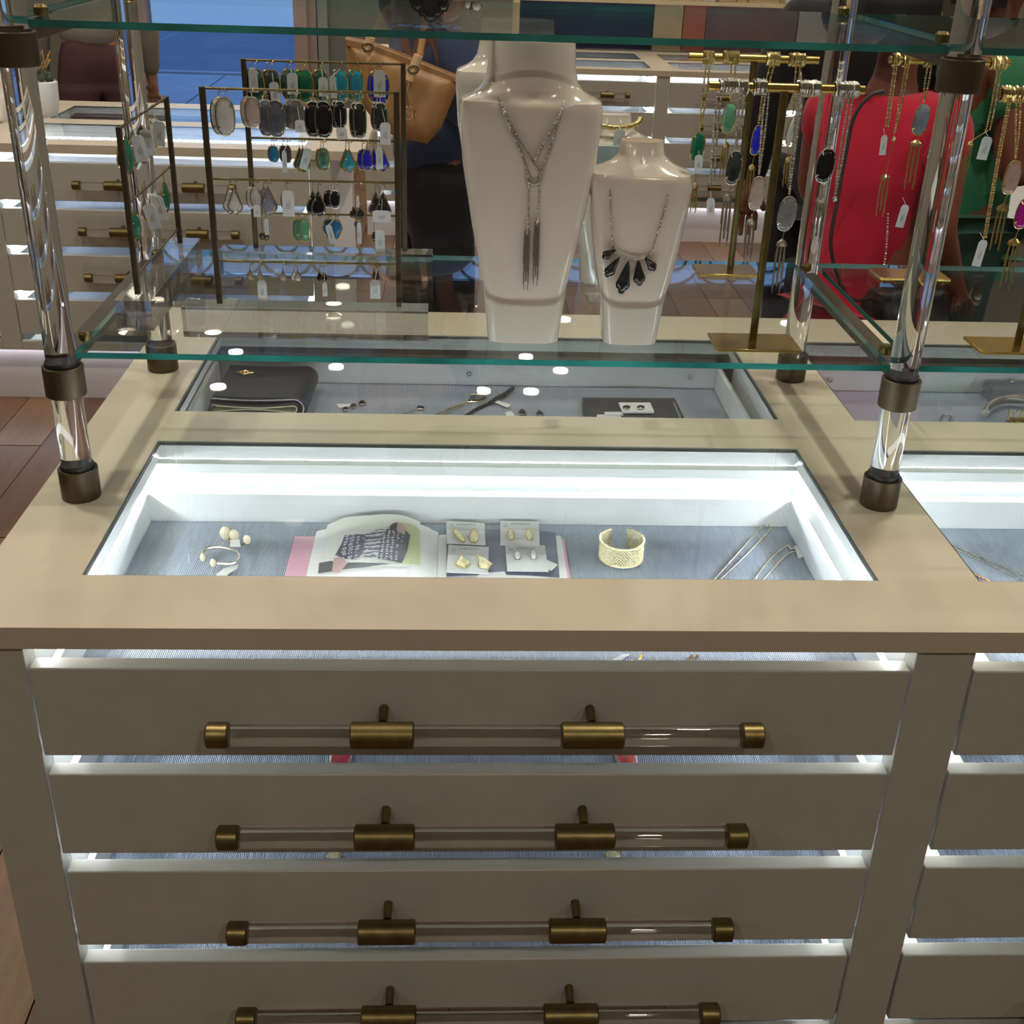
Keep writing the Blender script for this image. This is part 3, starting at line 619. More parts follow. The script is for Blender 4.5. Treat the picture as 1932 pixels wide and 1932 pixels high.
def pendant_necklace(label, Y, bar_z, bxp, pts, w, h, sh, col, metal, tas=None, tg=None, coil=26, dbl=7, group='necklaces hung on the brass stands', face=0, cut=0):
    """bxp: picture x at the bar; pts: last chain point = pendant top, picture coordinates"""
    Yc = Y - .0085; top = px2(bxp, 100, Y); top = Vector((P(bxp, CAM.z, 'y', Y).x, Y, bar_z))
    # picture x at the bar height
    lo = px2(bxp, pts[0][1], Yc)
    end = px2(*pts[-1], Yc); t = thing('necklace', label, 'necklace', (end.x, Yc, end.z - .05), group); sc = pxm(end)
    m = MB(); cw = coil * sc; n = max(3, int(cw / .0016)); q = []
    bx = lo.x
    for i in range(n * 8 + 1):
        a = i * PI / 4; r = .0080 + .0018 * random.random(); q.append((bx - cw / 2 + cw * i / (n * 8), Y + r * math.cos(a), bar_z + r * math.sin(a)))
    m.tube(q, .0012, 5); part('chain_coil', m, metal, t)
    for s_ in (-1, 1):
        pp = [px2(x + s_ * dbl / 2, y, Yc) for x, y in pts]; pp[0].z = bar_z - .004
        if sh: pp[-1] = end.copy()
        q = smooth_pts(pp, 4); part('chain', beads(MB().tube(q, .0009, 5), q, .0019, .0036), metal, t)
    z = end.z
    if sh:
        hw, hh = w * sc, h * sc; c = Vector((end.x, Yc - .001, z - .002 - hh / 2)); stone_set(c, sh, hw, hh, .005, STONE[col], metal, t, -.08, .0011, face=face); z = c.z - hh / 2
    if tas:
        tx, ty, tl, tw = tas; tp = px2(tx, ty, Yc); part('tassel_link', MB().tube([(end.x, Yc, z), tuple(tp)], .0007, 5), metal, t)
        tassel(tp, tl * sc, tw * sc, metal, t)
    if tg:
        x, y, tw, th, ta = tg; p = px2(x, y, Yc - .007); price_tag((p.x, p.z), tw * sc, th * sc, ta, t, Yc - .007, (px2(x, y - th * .5 - 14, Yc - .003)))
    return t
N = pendant_necklace
N('silver double chain with only a tag, left end of the front stand', YTA, 1.4335, 1375, [(1358, 170), (1350, 250), (1343, 350)], 0, 0, None, None, SILV, None, (1341, 392, 15, 36, .1), coil=30)
N('silver necklace with a dark mottled oval stone and silver tassel', YTA, 1.4335, 1402, [(1402, 170), (1395, 230), (1388, 282)], 28, 62, 'oval', 'darkshell', SILV, (1374, 366, 104, 20), coil=22)
N('silver necklace with a white oval stone, middle of the front stand', YTA, 1.4335, 1436, [(1448, 170), (1440, 250), (1432, 330)], 27, 62, 'oval', 'blush', SILV, (1418, 412, 86, 20), coil=24)
N('silver necklace with a grey oval stone in front of the black jacket', YTA, 1.4335, 1530, [(1512, 172), (1500, 260), (1489, 368)], 32, 64, 'oval', 'grey', SILV, (1476, 452, 110, 22), coil=40)
N('silver necklace with a big jet black oval against the clear rear post', YTA, 1.4335, 1600, [(1596, 174), (1576, 230), (1562, 278)], 34, 62, 'oval', 'black', SILV, (1550, 370, 92, 22), coil=44)
N('thin silver chain hanging right of the jet black oval pendant', YTA, 1.4335, 1612, [(1607, 174), (1588, 290), (1576, 368)], 6, 8, 'round', 'white', SILV, None, coil=10)
N('gold necklace with an emerald oval half behind its tag', YTB, 1.4315, 1338, [(1336, 118), (1328, 190), (1319, 248)], 26, 52, 'oval', 'emerald', GOLD, (1312, 345, 60, 14), (1318, 309, 15, 32, .05), coil=20)
N('gold necklace with a mint green oval stone', YTB, 1.4315, 1380, [(1384, 118), (1381, 160), (1378, 192)], 24, 54, 'oval', 'mint', GOLD, (1370, 268, 76, 16), coil=30)
N('gold necklace with a cobalt blue narrow oval, right of the dark mottled stone', YTB, 1.4315, 1460, [(1458, 120), (1442, 180), (1431, 234)], 19, 54, 'tall', 'cobalt', GOLD, (1419, 310, 60, 16), coil=24)
N('gold chain with a white long drop beside the front post, rear stand', YTB, 1.4315, 1505, [(1506, 122), (1502, 170), (1496, 215)], 16, 58, 'leaf', 'white', GOLD, (1488, 296, 60, 14), coil=30)
N('plain gold chain with a tag left of the red shirt centre', YTB, 1.4355, 1692, [(1690, 122), (1682, 180), (1673, 240)], 0, 0, None, None, GOLD, None, (1667, 274, 12, 36, .05), coil=12, dbl=5)
N('gold chain ending in a bare gold tassel over the red sleeve', YTB, 1.4355, 1712, [(1712, 122), (1700, 190), (1687, 255)], 5, 8, 'round', 'cream', GOLD, (1672, 328, 84, 20), coil=12, dbl=5)
N('gold necklace with a lavender oval stone left of the bronze collar', YTB, 1.4355, 1752, [(1754, 124), (1748, 160), (1743, 194)], 28, 56, 'oval', 'lavender', GOLD, (1730, 264, 96, 24), (1703, 408, 16, 44, -.12), coil=12)
N('gold necklace with large tag in front of the green shirt', YTB, 1.4355, 1886, [(1886, 126), (1876, 190), (1864, 246)], 0, 0, None, None, GOLD, (1832, 266, 62, 14), (1858, 280, 20, 42, -.1), coil=30)
N('gold necklace with a rose pink oval stone at the right edge', YTA, 1.4335, 1920, [(1922, 184), (1920, 240), (1916, 300)], 30, 62, 'oval', 'rose', GOLD, (1894, 385, 92, 24), coil=30)
N('gold chain with a tag hanging low, left arm of the right edge stand', YTA, 1.4335, 1900, [(1906, 184), (1880, 320), (1858, 450)], 0, 0, None, None, GOLD, None, (1849, 478, 17, 50, -.1), coil=16, dbl=4)
N('gold necklace with a magenta oval stone cut by the right edge', YTA, 1.4335, 1955, [(1958, 184), (1948, 300), (1936, 372)], 26, 56, 'oval', 'magenta', GOLD, (1916, 450, 104, 26), coil=24)

# ---------------------------------------------------------------- things under the counter glass
ZL = .7955
def pz(px, py, z=ZL): return P(px, py, 'z', z)
PAPERW = mat('page_paper', (240, 240, 242), .6)
# open book
t = thing('open_book', 'open magazine with pink cover edge and photo of dotted dresses under glass', 'book', (.10, 1.40, ZL))
bxl, bxm, bxr = pz(590, 1040).x, pz(826, 1040, .80).x, pz(1062, 1040).x; yb_, yn_ = 1.545, 1.27
def page_z(u, side):
    return (.004 + .030 * math.sin(PI * min(1, u * 1.02)) ** .8 * (.35 + .65 * u) if side < 0 else .004 + .005 * math.sin(PI * u)) + ZL
nL = 26
def page(x0, x1, side, y0, y1, lift=0, n=nL, u0=0, u1=1, thick=None):
    top = [((x0 + (x1 - x0) * (u0 + (u1 - u0) * i / n)), page_z(u0 + (u1 - u0) * i / n, side) + lift) for i in range(n + 1)]
    return top
def page_block(x0, x1, side, y0, y1, zb):
    tp = page(x0, x1, side, y0, y1); m = MB()
    o = [(x, y0, z) for x, z in tp] + [(x1, y0, zb), (x0, y0, zb)]; m.prism(o, (0, y1 - y0, 0)); return m
part('cover', MB().box(bxl - .030, bxr + .004, yn_, yb_ - .018, ZL + .0003, ZL + .003), mat('pink_cover', (232, 178, 200), .5), t)
part('left_pages', page_block(bxl, bxm, -1, yn_, yb_ - .004, ZL + .0032), PAPERW, t); part('right_pages', page_block(bxm + .0005, bxr, 1, yn_, yb_ - .012, ZL + .0032), PAPERW, t)
def print_mat(name, c1, c2, kind):
    m = mat(name, c1, .5); n = m.node_tree; b = n.nodes['Principled BSDF']; tcn = n.nodes.new('ShaderNodeTexCoord')
    if kind == 'dots': w = n.nodes.new('ShaderNodeTexVoronoi'); w.inputs['Scale'].default_value = 150; w.inputs['Randomness'].default_value = .25; o = w.outputs['Distance']
    elif kind == 'rings': w = n.nodes.new('ShaderNodeTexVoronoi'); w.inputs['Scale'].default_value = 110; w.inputs['Randomness'].default_value = .3; o = w.outputs['Distance']
    else: w = n.nodes.new('ShaderNodeTexWave'); w.inputs['Scale'].default_value = 28; w.inputs['Distortion'].default_value = 5; w.inputs['Detail Scale'].default_value = 3; w.bands_direction = 'Y'; o = w.outputs['Fac']
    n.links.new(tcn.outputs['Object'], w.inputs['Vector'])
    r = n.nodes.new('ShaderNodeValToRGB'); r.color_ramp.interpolation = 'CONSTANT'; e = r.color_ramp.elements
    e[0].color = (*lin(c2), 1); e[1].color = (*lin(c1), 1); e[1].position = .3 if kind == 'dots' else .5
    if kind == 'rings': e[0].color = (*lin(c1), 1); e[1].position = .2; e[1].color = (*lin(c2), 1); q = e.new(.38); q.color = (*lin(c1), 1)
    n.links.new(o, r.inputs[0]); n.links.new(r.outputs[0], b.inputs['Base Color']); return m
def on_page(poly, lift, m, name, side=-1):
    """flat print laid on the bulged page: poly in picture coordinates"""
    pts = []
    for a, b in poly:
        z = ZL + .02
        for _ in range(6):
            p = pz(a, b, z); u = (p.x - bxl) / (bxm - bxl) if side < 0 else (p.x - bxm) / (bxr - bxm); z = page_z(min(1, max(0, u)), side) + lift
        pts.append(pz(a, b, z))
    import bmesh
    bm = bmesh.new(); vs = [bm.verts.new(p) for p in pts]; f = bm.faces.new(vs); bmesh.ops.triangulate(bm, faces=[f]); bmesh.ops.subdivide_edges(bm, edges=bm.edges[:], cuts=3, use_grid_fill=True)
    for v in bm.verts:
        u = (v.co.x - bxl) / (bxm - bxl) if side < 0 else (v.co.x - bxm) / (bxr - bxm); v.co.z = page_z(min(1, max(0, u)), side) + lift
    bm.normal_update()
    mbx = MB(); mbx.add([v.co[:] for v in bm.verts], [[v.index for v in f.verts] for f in (bm.verts.index_update() or bm.faces)]); bm.free()
    return part(name, mbx, m, t, smooth=False)
on_page([(608, 1040), (618, 990), (650, 976), (700, 972), (760, 972), (793, 985), (797, 1068), (760, 1070), (700, 1072), (600, 1084)], .0008, mat('print_backdrop', (232, 234, 228), .5), 'photo_backdrop')
on_page([(756, 985), (782, 990), (792, 1000), (793, 1066), (762, 1064), (764, 1040), (772, 1010)], .0010, mat('print_green', (200, 208, 160), .5), 'photo_grass')
on_page([(602, 1062), (625, 1058), (640, 1062), (700, 1062), (740, 1064), (690, 1070), (600, 1082)], .0010, mat('print_dark', (92, 90, 92), .5), 'photo_shade')
on_page([(632, 1048), (644, 1026), (650, 1010), (668, 1008), (690, 1008), (688, 1040), (672, 1056), (650, 1054)], .0014, print_mat('print_rings', (70, 66, 88), (214, 212, 222), 'rings'), 'photo_dress')
on_page([(690, 1006), (716, 998), (732, 1000), (728, 1040), (706, 1052), (684, 1050)], .0016, print_mat('print_waves', (68, 66, 86), (206, 206, 216), 'waves'), 'photo_dress')
on_page([(722, 1006), (738, 990), (752, 986), (774, 1010), (768, 1040), (758, 1062), (712, 1054)], .0018, print_mat('print_dots', (62, 60, 78), (224, 224, 232), 'dots'), 'photo_dress')
SKINP = mat('print_skin', (206, 172, 168), .6)
on_page([(626, 1080), (630, 1052), (646, 1052), (656, 1062), (640, 1080)], .0013, SKINP, 'photo_arm'); on_page([(744, 990), (756, 986), (766, 998), (764, 1008), (750, 1004)], .0021, SKINP, 'photo_face')
on_page([(734, 1000), (740, 988), (750, 985), (748, 1000)], .0023, mat('print_hair', (64, 58, 64), .6), 'photo_hair')
on_page([(842, 1002), (1048, 1004), (1056, 1090), (842, 1088)], .0008, mat('print_greyblue', (112, 118, 140), .35, 0, .4, 14), 'dark_photo', side=1)
# earring cards on the book
ZC = ZL + .0105
def flat_poly(pp, z, th): return MB().prism([pz(a, b, z) for a, b in pp], (0, 0, th))
CARD = mat('matte_card', (228, 228, 230), .6); PEARL = mat('gold_pearl', (232, 220, 176), .25, .35, .25, 300, .5, 600)
def ear_card(label, corners, studs, kind, z):
    cx = sum(a for a, b in corners) / 4; cy = sum(b for a, b in corners) / 4
    t = thing('earring_card', label, 'earring card', pz(cx, cy, z), None)
    part('card', flat_poly(corners, z, .0009), CARD, t, smooth=False)
    (x0, y0), (x1, y1), (x2, y2), (x3, y3) = corners; m = MB()
    hd = [(x0 + .5, y0 + .5), (x1 - .5, y1 + .5), (x1 + (x2 - x1) * .34, y1 + (y2 - y1) * .34), (x0 + (x3 - x0) * .34, y0 + (y3 - y0) * .34)]
    part('card_header', flat_poly(hd, z + .0009, .0002), mat('card_header_grey', (204, 204, 208), .6), t, smooth=False)
    for k in range(9):
        a = x0 + (x1 - x0) * (.28 + .055 * k); b = y0 + (y1 - y0) * .4 + (y3 - y0) * .13; w_ = 1.8 if k % 2 else 2.6
        m.prism([pz(a, b, z + .0012), pz(a + w_, b, z + .0012), pz(a + w_, b - 3 - k % 2, z + .0012), pz(a, b - 3, z + .0012)], (0, 0, .0001))
    a = x0 + (x1 - x0) * .14; b = y0 + (y3 - y0) * .17; m.tube([pz(a + 3.2 * math.cos(q * PI / 4), b + 2.4 * math.sin(q * PI / 4), z + .0013) for q in range(8)], .0003, 4, closed=True)
    part('card_lettering', m, GREYI, t, smooth=False)
    for (a, b, w, h, sh, an) in studs:
        p = pz(a, b, z + .001); sc = pxm(p); e = part('stud', MB(), CARD, t) if False else None
        o = outline(sh, w * sc, h * sc * 1.8, 24); ca, sa = math.cos(an), math.sin(an)
        W3 = lambda x, y, zz: (p.x + x * ca - y * sa, p.y + x * sa + y * ca, z + .0012 + zz)
        rings = [[W3(x * k_, y * k_, zz) for x, y in o] for k_, zz in ((1, 0), (1, .002), (.85, .0045), (.5, .006), (.03, .0065))]
        st_ = part('earring_stud', MB().loft(rings), PEARL if kind else STONE['white'], t)
        part('stud_rim', MB().tube([W3(x * 1.04, y * 1.04, .0022) for x, y in o], .0008, 6, closed=True), GOLD if kind else SILV, st_)
        if kind: part('stud_loop', MB().ball(W3(0, h * sc * .97, .003), .0018, 8), GOLD, st_)
ear_card('white card with two slanted gold oval earrings, upper left on the open magazine', [(842, 984), (914, 988), (916, 1030), (843, 1026)], [(866, 1013, 13, 28, 'oval', .35), (894, 1015, 15, 26, 'oval', -.03)], 1, ZC)
ear_card('white card with two small gold bar earrings, upper right on the open magazine', [(944, 984), (1017, 985), (1018, 1030), (944, 1029)], [(964, 1012, 11, 22, 'oval', 0), (998, 1012, 11, 22, 'oval', 0)], 1, ZC)
ear_card('white card with two gold kite earrings, lower left on the open magazine', [(846, 1029), (922, 1033), (921, 1084), (842, 1080)], [(872, 1061, 26, 28, 'kite', .1), (911, 1063, 26, 28, 'kite', .35)], 1, ZC + .0025)
ear_card('white card with two tiny pearl drop earrings, lower right on the open magazine', [(953, 1029), (1028, 1030), (1035, 1079), (957, 1078)], [(976, 1051, 11, 17, 'oval', 0), (1006, 1050, 11, 19, 'oval', 0)], 0, ZC + .0025)
solo('price_tag', flat_poly([(1030, 1056), (1052, 1066), (1040, 1077), (1031, 1073)], ZC + .0005, .0008), TAG, 'small white tag sticking out right of the pearl drop card', 'price tag', smooth=False)
solo('price_tag', flat_poly([(888, 1092), (912, 1082), (952, 1079), (958, 1092), (955, 1104), (890, 1104)], ZC, .0008), TAG, 'white tag cut by the glass edge between the lower cards', 'price tag', smooth=False)
# filigree cuff
t = thing('cuff_bracelet', 'wide gold filigree cuff bracelet standing on the grey tray lining', 'bracelet', pz(1171, 1070))
c = pz(1171, 1052); R_ = 41 * pxm(c); m = MB(); Hc = .030
def cuff(a0, a1, z0, z1, R_=R_): 
    return [(c.x + R_ * math.sin(a0 + (a1 - a0) * i / 40), c.y - R_ * 1.05 * math.cos(a0 + (a1 - a0) * i / 40)) for i in range(41)]
arc = cuff(-2.72, 2.72, 0, 0)
for zz in (ZL + .0022, ZL + Hc): m.tube([(x, y, zz) for x, y in arc], .0018, 8)
for k in (0, -1): m.tube([(arc[k][0], arc[k][1], ZL + .002), (arc[k][0], arc[k][1], ZL + Hc)], .0018, 8)
part('cuff_rims', m, PEARL, t)
m = MB()
for i in range(0, 40):
    for r in range(5):
        z0 = ZL + .003 + r * (Hc - .004) / 5; z1 = z0 + (Hc - .004) / 5; (xa, ya), (xb, yb) = arc[i], arc[i + 1]
        m.tube([(xa, ya, z0), (xb, yb, z1)], .0008, 4, cap=False); m.tube([(xa, ya, z1), (xb, yb, z0)], .0008, 4, cap=False)
part('filigree_mesh', m, PEARL, t)
# thin cuff, ring studs
t = thing('bangle', 'thin open gold bangle with two stone ends and a curled tag', 'bracelet', pz(415, 1060))
q = [pz(a, b, ZL + .008) for a, b in ((385, 1056), (380, 1046), (388, 1036), (410, 1032), (435, 1036), (450, 1046), (448, 1058), (430, 1064), (404, 1062))]; q = smooth_pts(q, 5)
part('band', MB().tube(q, .0022, 8), mat('pale_gold', (206, 200, 180), .25, .9, .1, 80), t)
for a, b in ((383, 1052), (402, 1062)): part('stone_end', MB().ball(pz(a, b, ZL + .010), .0062, 12, (.7, .7, 1.1)), STONE['cream'], t)
part('price_tag', flat_poly([(408, 1084), (424, 1072), (450, 1066), (448, 1073), (430, 1084), (426, 1090), (410, 1088)], ZL + .003, .0008), TAG, t, smooth=False)
t = thing('ring', 'gold three-stone open ring with a tiny tag, behind the thin bangle', 'ring', pz(440, 1018))
for a, b, r in ((425, 1006, .010), (442, 1010, .009), (466, 1018, .007)): part('ring_stone', MB().ball(pz(a, b, ZL + .012), r, 12, (.8, .35, 1.1)), STONE['cream'], t); 
part('band', MB().tube(smooth_pts([pz(a, b, ZL + .004) for a, b in ((425, 1012), (434, 1024), (450, 1028), (464, 1024), (466, 1016))]), .0014, 6), GOLD, t)
part('price_tag', flat_poly([(434, 1020), (452, 1018), (454, 1032), (434, 1032)], ZL + .008, .0008), TAG, t, smooth=False)
def flat_chain(label, runs, z=ZL + .002, r=.0016, metal=None, tagp=None, name='necklace', cat='necklace'):
    p = pz(*runs[0][0], z); t = thing(name, label, cat, p)
    for rr in runs: q = smooth_pts([pz(a, b, z) for a, b in rr], 5); part('chain', beads(MB().tube(q, r * .6, 5), q, r, r * 2), metal or MATS['pale_gold'], t)
    if tagp: part('price_tag', flat_poly(tagp, z + .001, .0008), TAG, t, smooth=False)
    return t
flat_chain('gold chain folded in a long narrow loop, left of the other chain on the lining', [[(1342, 1100), (1400, 1035), (1440, 992), (1452, 993), (1448, 1004), (1405, 1050), (1352, 1100)]])
flat_chain('gold chain with crumpled clear tag near the right tray wall', [[(1418, 1102), (1450, 1058), (1484, 1030), (1492, 1036), (1502, 1032)], [(1434, 1102), (1470, 1060), (1492, 1042), (1508, 1044)]], tagp=[(1498, 1030), (1516, 1030), (1524, 1048), (1506, 1054)])
flat_chain('silver double chain under the right-hand display window', [[(1786, 1026), (1810, 1034), (1850, 1052), (1900, 1072), (1945, 1092)], [(1790, 1028), (1815, 1042), (1860, 1062), (1925, 1094)]], metal=SILV)
flat_chain('rose gold beaded chain end at the corner of the right-hand window', [[(1822, 1074), (1840, 1084), (1868, 1097)], [(1824, 1082), (1842, 1092)]], r=.0028, metal=mat('rose_gold', (206, 160, 130), .3, .8))
# second drawer and lower, seen through the gaps
def in_gap(label, px, py, z, w, sh, st_, name='pendant', cat='pendant', metal=SILV, hr=1.6):
    p = P(px, py, 'z', z); sc = pxm(p); t = thing(name, label, cat, (p.x, p.y, z)); o = outline(sh, w * sc, w * sc * hr, 24)
    rings = [[(p.x + x * k, p.y + y * k, z + .0004 + zz) for x, y in o] for k, zz in ((1, 0), (1, .002), (.8, .005), (.03, .006))]
    part('stone', MB().loft(rings), st_, t); part('setting', MB().tube([(p.x + x * 1.03, p.y + y * 1.03, z + .0022) for x, y in o], .0013, 6, closed=True), metal, t); return t
Z2, Z3 = FR[1][0] - .047, FR[2][0] - .047
in_gap('deep red silver rimmed pendant seen in the gap under the top drawer', 643, 1434, Z2, 36, 'tall', STONE['red']); in_gap('coral pendant with silver rim in the gap under the top drawer', 1181, 1434, Z2, 36, 'tall', STONE['coral'])
in_gap('small knotted gold charm at left in the gap below the second drawer', 631, 1618, Z3, 24, 'round', PEARL, 'charm', 'charm', GOLD, 1.2); in_gap('small knotted gold charm at right in the gap below the second drawer', 1155, 1616, Z3, 24, 'round', PEARL, 'charm', 'charm', GOLD, 1.2)
zt_ = FR[0][0] - .0465
for lb, pp, w in (('narrow white label strip in the slot under the countertop', [(1146, 1251), (1176, 1236), (1190, 1236), (1164, 1251)], 1), ('tiny gold hook in the slot under the countertop', [(1202, 1249), (1208, 1237), (1214, 1237), (1207, 1249)], 1),
                  ('left gold link of two in the slot under the countertop', [(1292, 1251), (1303, 1237), (1308, 1237), (1298, 1251)], 1), ('right gold link of two in the slot under the countertop', [(1306, 1251), (1314, 1237), (1319, 1237), (1312, 1251)], 1)):
    solo('price_tag' if 'label' in lb else 'gold_link', MB().prism([P(a, b, 'z', zt_) for a, b in pp], (0, 0, .0015)), TAG if 'label' in lb else GOLD, lb, 'price tag' if 'label' in lb else 'jewelry', smooth=False)
# rear window : pouch, small jewellery, dark box
t = thing('clutch_pouch', 'folded black leather zip pouch with a gold emblem under the rear window', 'pouch', pz(490, 760))
xa, xb = P(405, 740, 'z', .83).x, P(583, 740, 'z', .83).x; y0_, y1_ = 1.968, 2.125; LEA = mat('black_leather', (28, 30, 36), .4, 0, .1, 60, .3, 500); LIN = mat('pale_lining', (188, 184, 190), .7)
def strip(path, th, y0, y1):
    path = [Vector(p) for p in path]; nrm = []
    for i, p in enumerate(path):
        d = (path[min(i + 1, len(path) - 1)] - path[max(i - 1, 0)]).normalized(); nrm.append(Vector((-d.y, d.x)))
    o = [p + n * th / 2 for p, n in zip(path, nrm)] + [p - n * th / 2 for p, n in reversed(list(zip(path, nrm)))]
    return MB().loft([[(p.x, y0, p.y) for p in o], [(p.x + .004, y1, p.y) for p in o]])
def fold(x0, x1, z0, z1, sag=0):
    r = (z1 - z0) / 2; n = 10; L = [(x0 + (x1 - r - x0) * i / 8, z0 + sag * math.sin(PI * i / 8)) for i in range(9)]
    L += [(x1 - r + r * math.sin(PI * k / n), (z0 + z1) / 2 - r * math.cos(PI * k / n)) for k in range(1, n)]
    return L + [(x1 - r - (x1 - r - x0) * i / 8, z1 - sag * math.sin(PI * i / 8)) for i in range(9)]
part('outer_leather', strip(fold(xa + .006, xb, ZL + .0022, ZL + .044, .002), .003, y0_, y1_), LEA, t)
part('lining', strip(fold(xa + .004, xb - .004, ZL + .0052, ZL + .0405, .003), .0022, y0_ - .001, y1_ - .004), LIN, t)
part('inner_fold', strip(fold(xa, xb - .010, ZL + .012, ZL + .034, .006), .003, y0_ - .002, y1_ - .006), LEA, t)
part('inner_lining', strip(fold(xa + .004, xb - .016, ZL + .016, ZL + .029, .005), .0018, y0_ - .003, y1_ - .01), mat('cream_lining', (214, 210, 178), .7), t)
part('zip', MB().tube([(xa + .002, y0_, ZL + .016), (xa - .002, y1_, ZL + .02)], .002, 6), GOLD, t)
e = pz(461, 703, ZL + .0465); m = MB()
m.tube([(e.x + .017 * math.cos(a), e.y + .010 * math.sin(a), e.z) for a in (0, PI / 2, PI, 1.5 * PI)], .0012, 6, closed=True)
m.tube([(e.x + .009 * math.cos(a * PI / 8), e.y + .006 * math.sin(a * PI / 8), e.z) for a in range(16)], .0011, 6, closed=True); m.ball(e, .003, 8, (1, 1, .5)); m.ball((e.x + .006, e.y, e.z), .0024, 8, (1, 1, .5)); m.ball((e.x - .006, e.y, e.z), .0024, 8, (1, 1, .5))
part('gold_emblem', m, GOLD, t)
for i, (a, b, w, st_) in enumerate(((652, 774, 9, 'black'), (667, 768, 11, 'black'), (683, 762, 12, 'black'))):
    in_gap(['smallest, leftmost of three black stud earrings on the rear lining', 'middle one of three black stud earrings on the rear lining', 'largest, rightmost of three black stud earrings on the rear lining'][i], a, b, ZL, w, 'round', STONE[st_], 'stud_earring', 'earring', hr=1.5)
solo('price_tag', flat_poly([(634, 763), (640, 770), (660, 768), (662, 763)], ZL, .0012), TAG, 'white tag left of the three black studs', 'price tag', smooth=False)
t = flat_chain('fine silver chain with a black drop beside the black studs', [[(760, 782), (775, 776), (785, 772)]], r=.0009, metal=SILV); t2 = in_gap('tiny black drop pendant right of the three black studs', 793, 772, ZL, 14, 'oval', STONE['black'], hr=.9)
t = flat_chain('gold chain with a black hexagon pendant on the rear lining', [[(822, 782), (850, 770), (878, 760)], [(834, 782), (858, 772), (880, 762)]], metal=GOLD)
o = part('pendant_frame', MB().tube([pz(a, b, ZL + .004) for a, b in ((881, 759), (888, 745), (915, 744), (918, 751), (906, 758))], .0016, 6, closed=True), GOLD, t); part('pendant_stone', flat_poly([(883, 758), (889, 746), (913, 745), (916, 751), (905, 757)], ZL + .002, .003), STONE['onyx'], t)
t = flat_chain('black cord necklace with a knotted end and tag on the rear lining', [[(876, 784), (900, 770), (922, 760)], [(880, 784), (902, 773), (926, 761)]], r=.0022, metal=LEA, tagp=[(938, 756), (964, 764), (958, 770), (932, 759)])
part('knot', MB().tube(smooth_pts([pz(a, b, ZL + .006) for a, b in ((924, 760), (940, 750), (955, 742), (968, 732), (962, 736), (950, 746))]), [.004] * 30 + [.005], 8), LEA, t)
for i, (a, b) in enumerate(((985, 779), (1018, 781))): in_gap(['black and silver drop earring left, cut by the rear window edge', 'black and silver drop earring right, cut by the rear window edge'][i], a, b, ZL, 13, 'drop', STONE['black'], 'drop_earring', 'earring', hr=2)
solo('price_tag', flat_poly([(952, 780), (964, 776), (972, 785), (956, 787)], ZL, .0012), TAG, 'white tag beside the left black and silver drop earring', 'price tag', smooth=False)
t = thing('jewelry_box', 'flat black box lid under the white earring card, rear window', 'box', pz(1190, 780))
part('lid', MB().prism([pz(a, b, ZL + .0004) for a, b in ((1098, 759), (1272, 760), (1290, 796), (1102, 796))], (0, 0, .010)), mat('black_card', (48, 50, 56), .5), t, bevel=.001)
part('lid_edge', MB().prism([pz(a, b, ZL + .0104) for a, b in ((1269, 760), (1272, 760), (1288, 795), (1284, 795))], (0, 0, .0012)), mat('grey_card', (120, 122, 126), .5), t)
t = thing('earring_card', 'white card with two black and silver studs on the black box lid', 'earring card', pz(1200, 775, ZL + .011))
part('card', MB().prism([pz(a, b, ZL + .0125) for a, b in ((1167, 763), (1226, 763), (1234, 780), (1174, 780))], (0, 0, .004)), CARD, t, smooth=False)
for a in (1182, 1209): m = MB().ball(pz(a, 768, ZL + .019), .006, 10, (1.2, .5, .6)); s_ = part('earring_stud', m, STONE['black'], t); part('stud_rim', MB().ball(pz(a - 1, 771, ZL + .0185), .005, 8, (1.2, .4, .4)), SILV, s_)
for i, pp in enumerate((((1140, 778), (1172, 778), (1176, 784), (1142, 784)), ((1126, 783), (1170, 783), (1172, 788), (1126, 788)))): solo('price_tag', flat_poly(pp, ZL + .0120 + .0015 * (1 - i), .001), TAG, ['upper white tag left of the card on the black box', 'lower white tag left of the card on the black box'][i], 'price tag', smooth=False)
for i, (a, b) in enumerate(((885, 704), (1302, 710), (1565, 716), (1907, 718))):
    p = P(a, b, 'y', 2.154); part('wall_stud', MB().ball((p.x, 2.1335 if False else p.y - .004, p.z), .0052, 12), SILV, main_units[0 if i < 2 else 1])
# right rear window: acrylic stand, silver cuff with letters
t = thing('acrylic_stand', 'small clear acrylic riser at the right edge under the rear window', 'display stand', pz(1895, 745))
a_, b_ = pz(1850, 745, ZL), pz(1960, 760, ZL)
part('riser_block', MB().prism([pz(a, b, ZL + .0004) for a, b in ((1850, 746), (1868, 760), (1950, 762), (1950, 745), (1858, 742))], (0, 0, .028)), BLOCK, t, smooth=False)
t = thing('cuff_bracelet', 'silver rope cuff bracelet with gold letters at the right edge', 'bracelet', pz(1905, 790))
q = [pz(1912 + 52 * math.cos(PI * k / 16), 778 - 26 * math.sin(PI * k / 16), ZL + .018) for k in range(17)]; m = MB().tube(q, .007, 10)
for k in range(60):
    u = k / 60 * 15.9; i = int(u); p = q[i].lerp(q[i + 1], u - i); m.ball(p, .0086, 6, (.45, .9, 1))
part('rope_band', m, SILV, t)
cu = bpy.data.curves.new('lettering', 'FONT'); cu.body = 'J KAYS'; cu.size = .019; cu.extrude = .0012
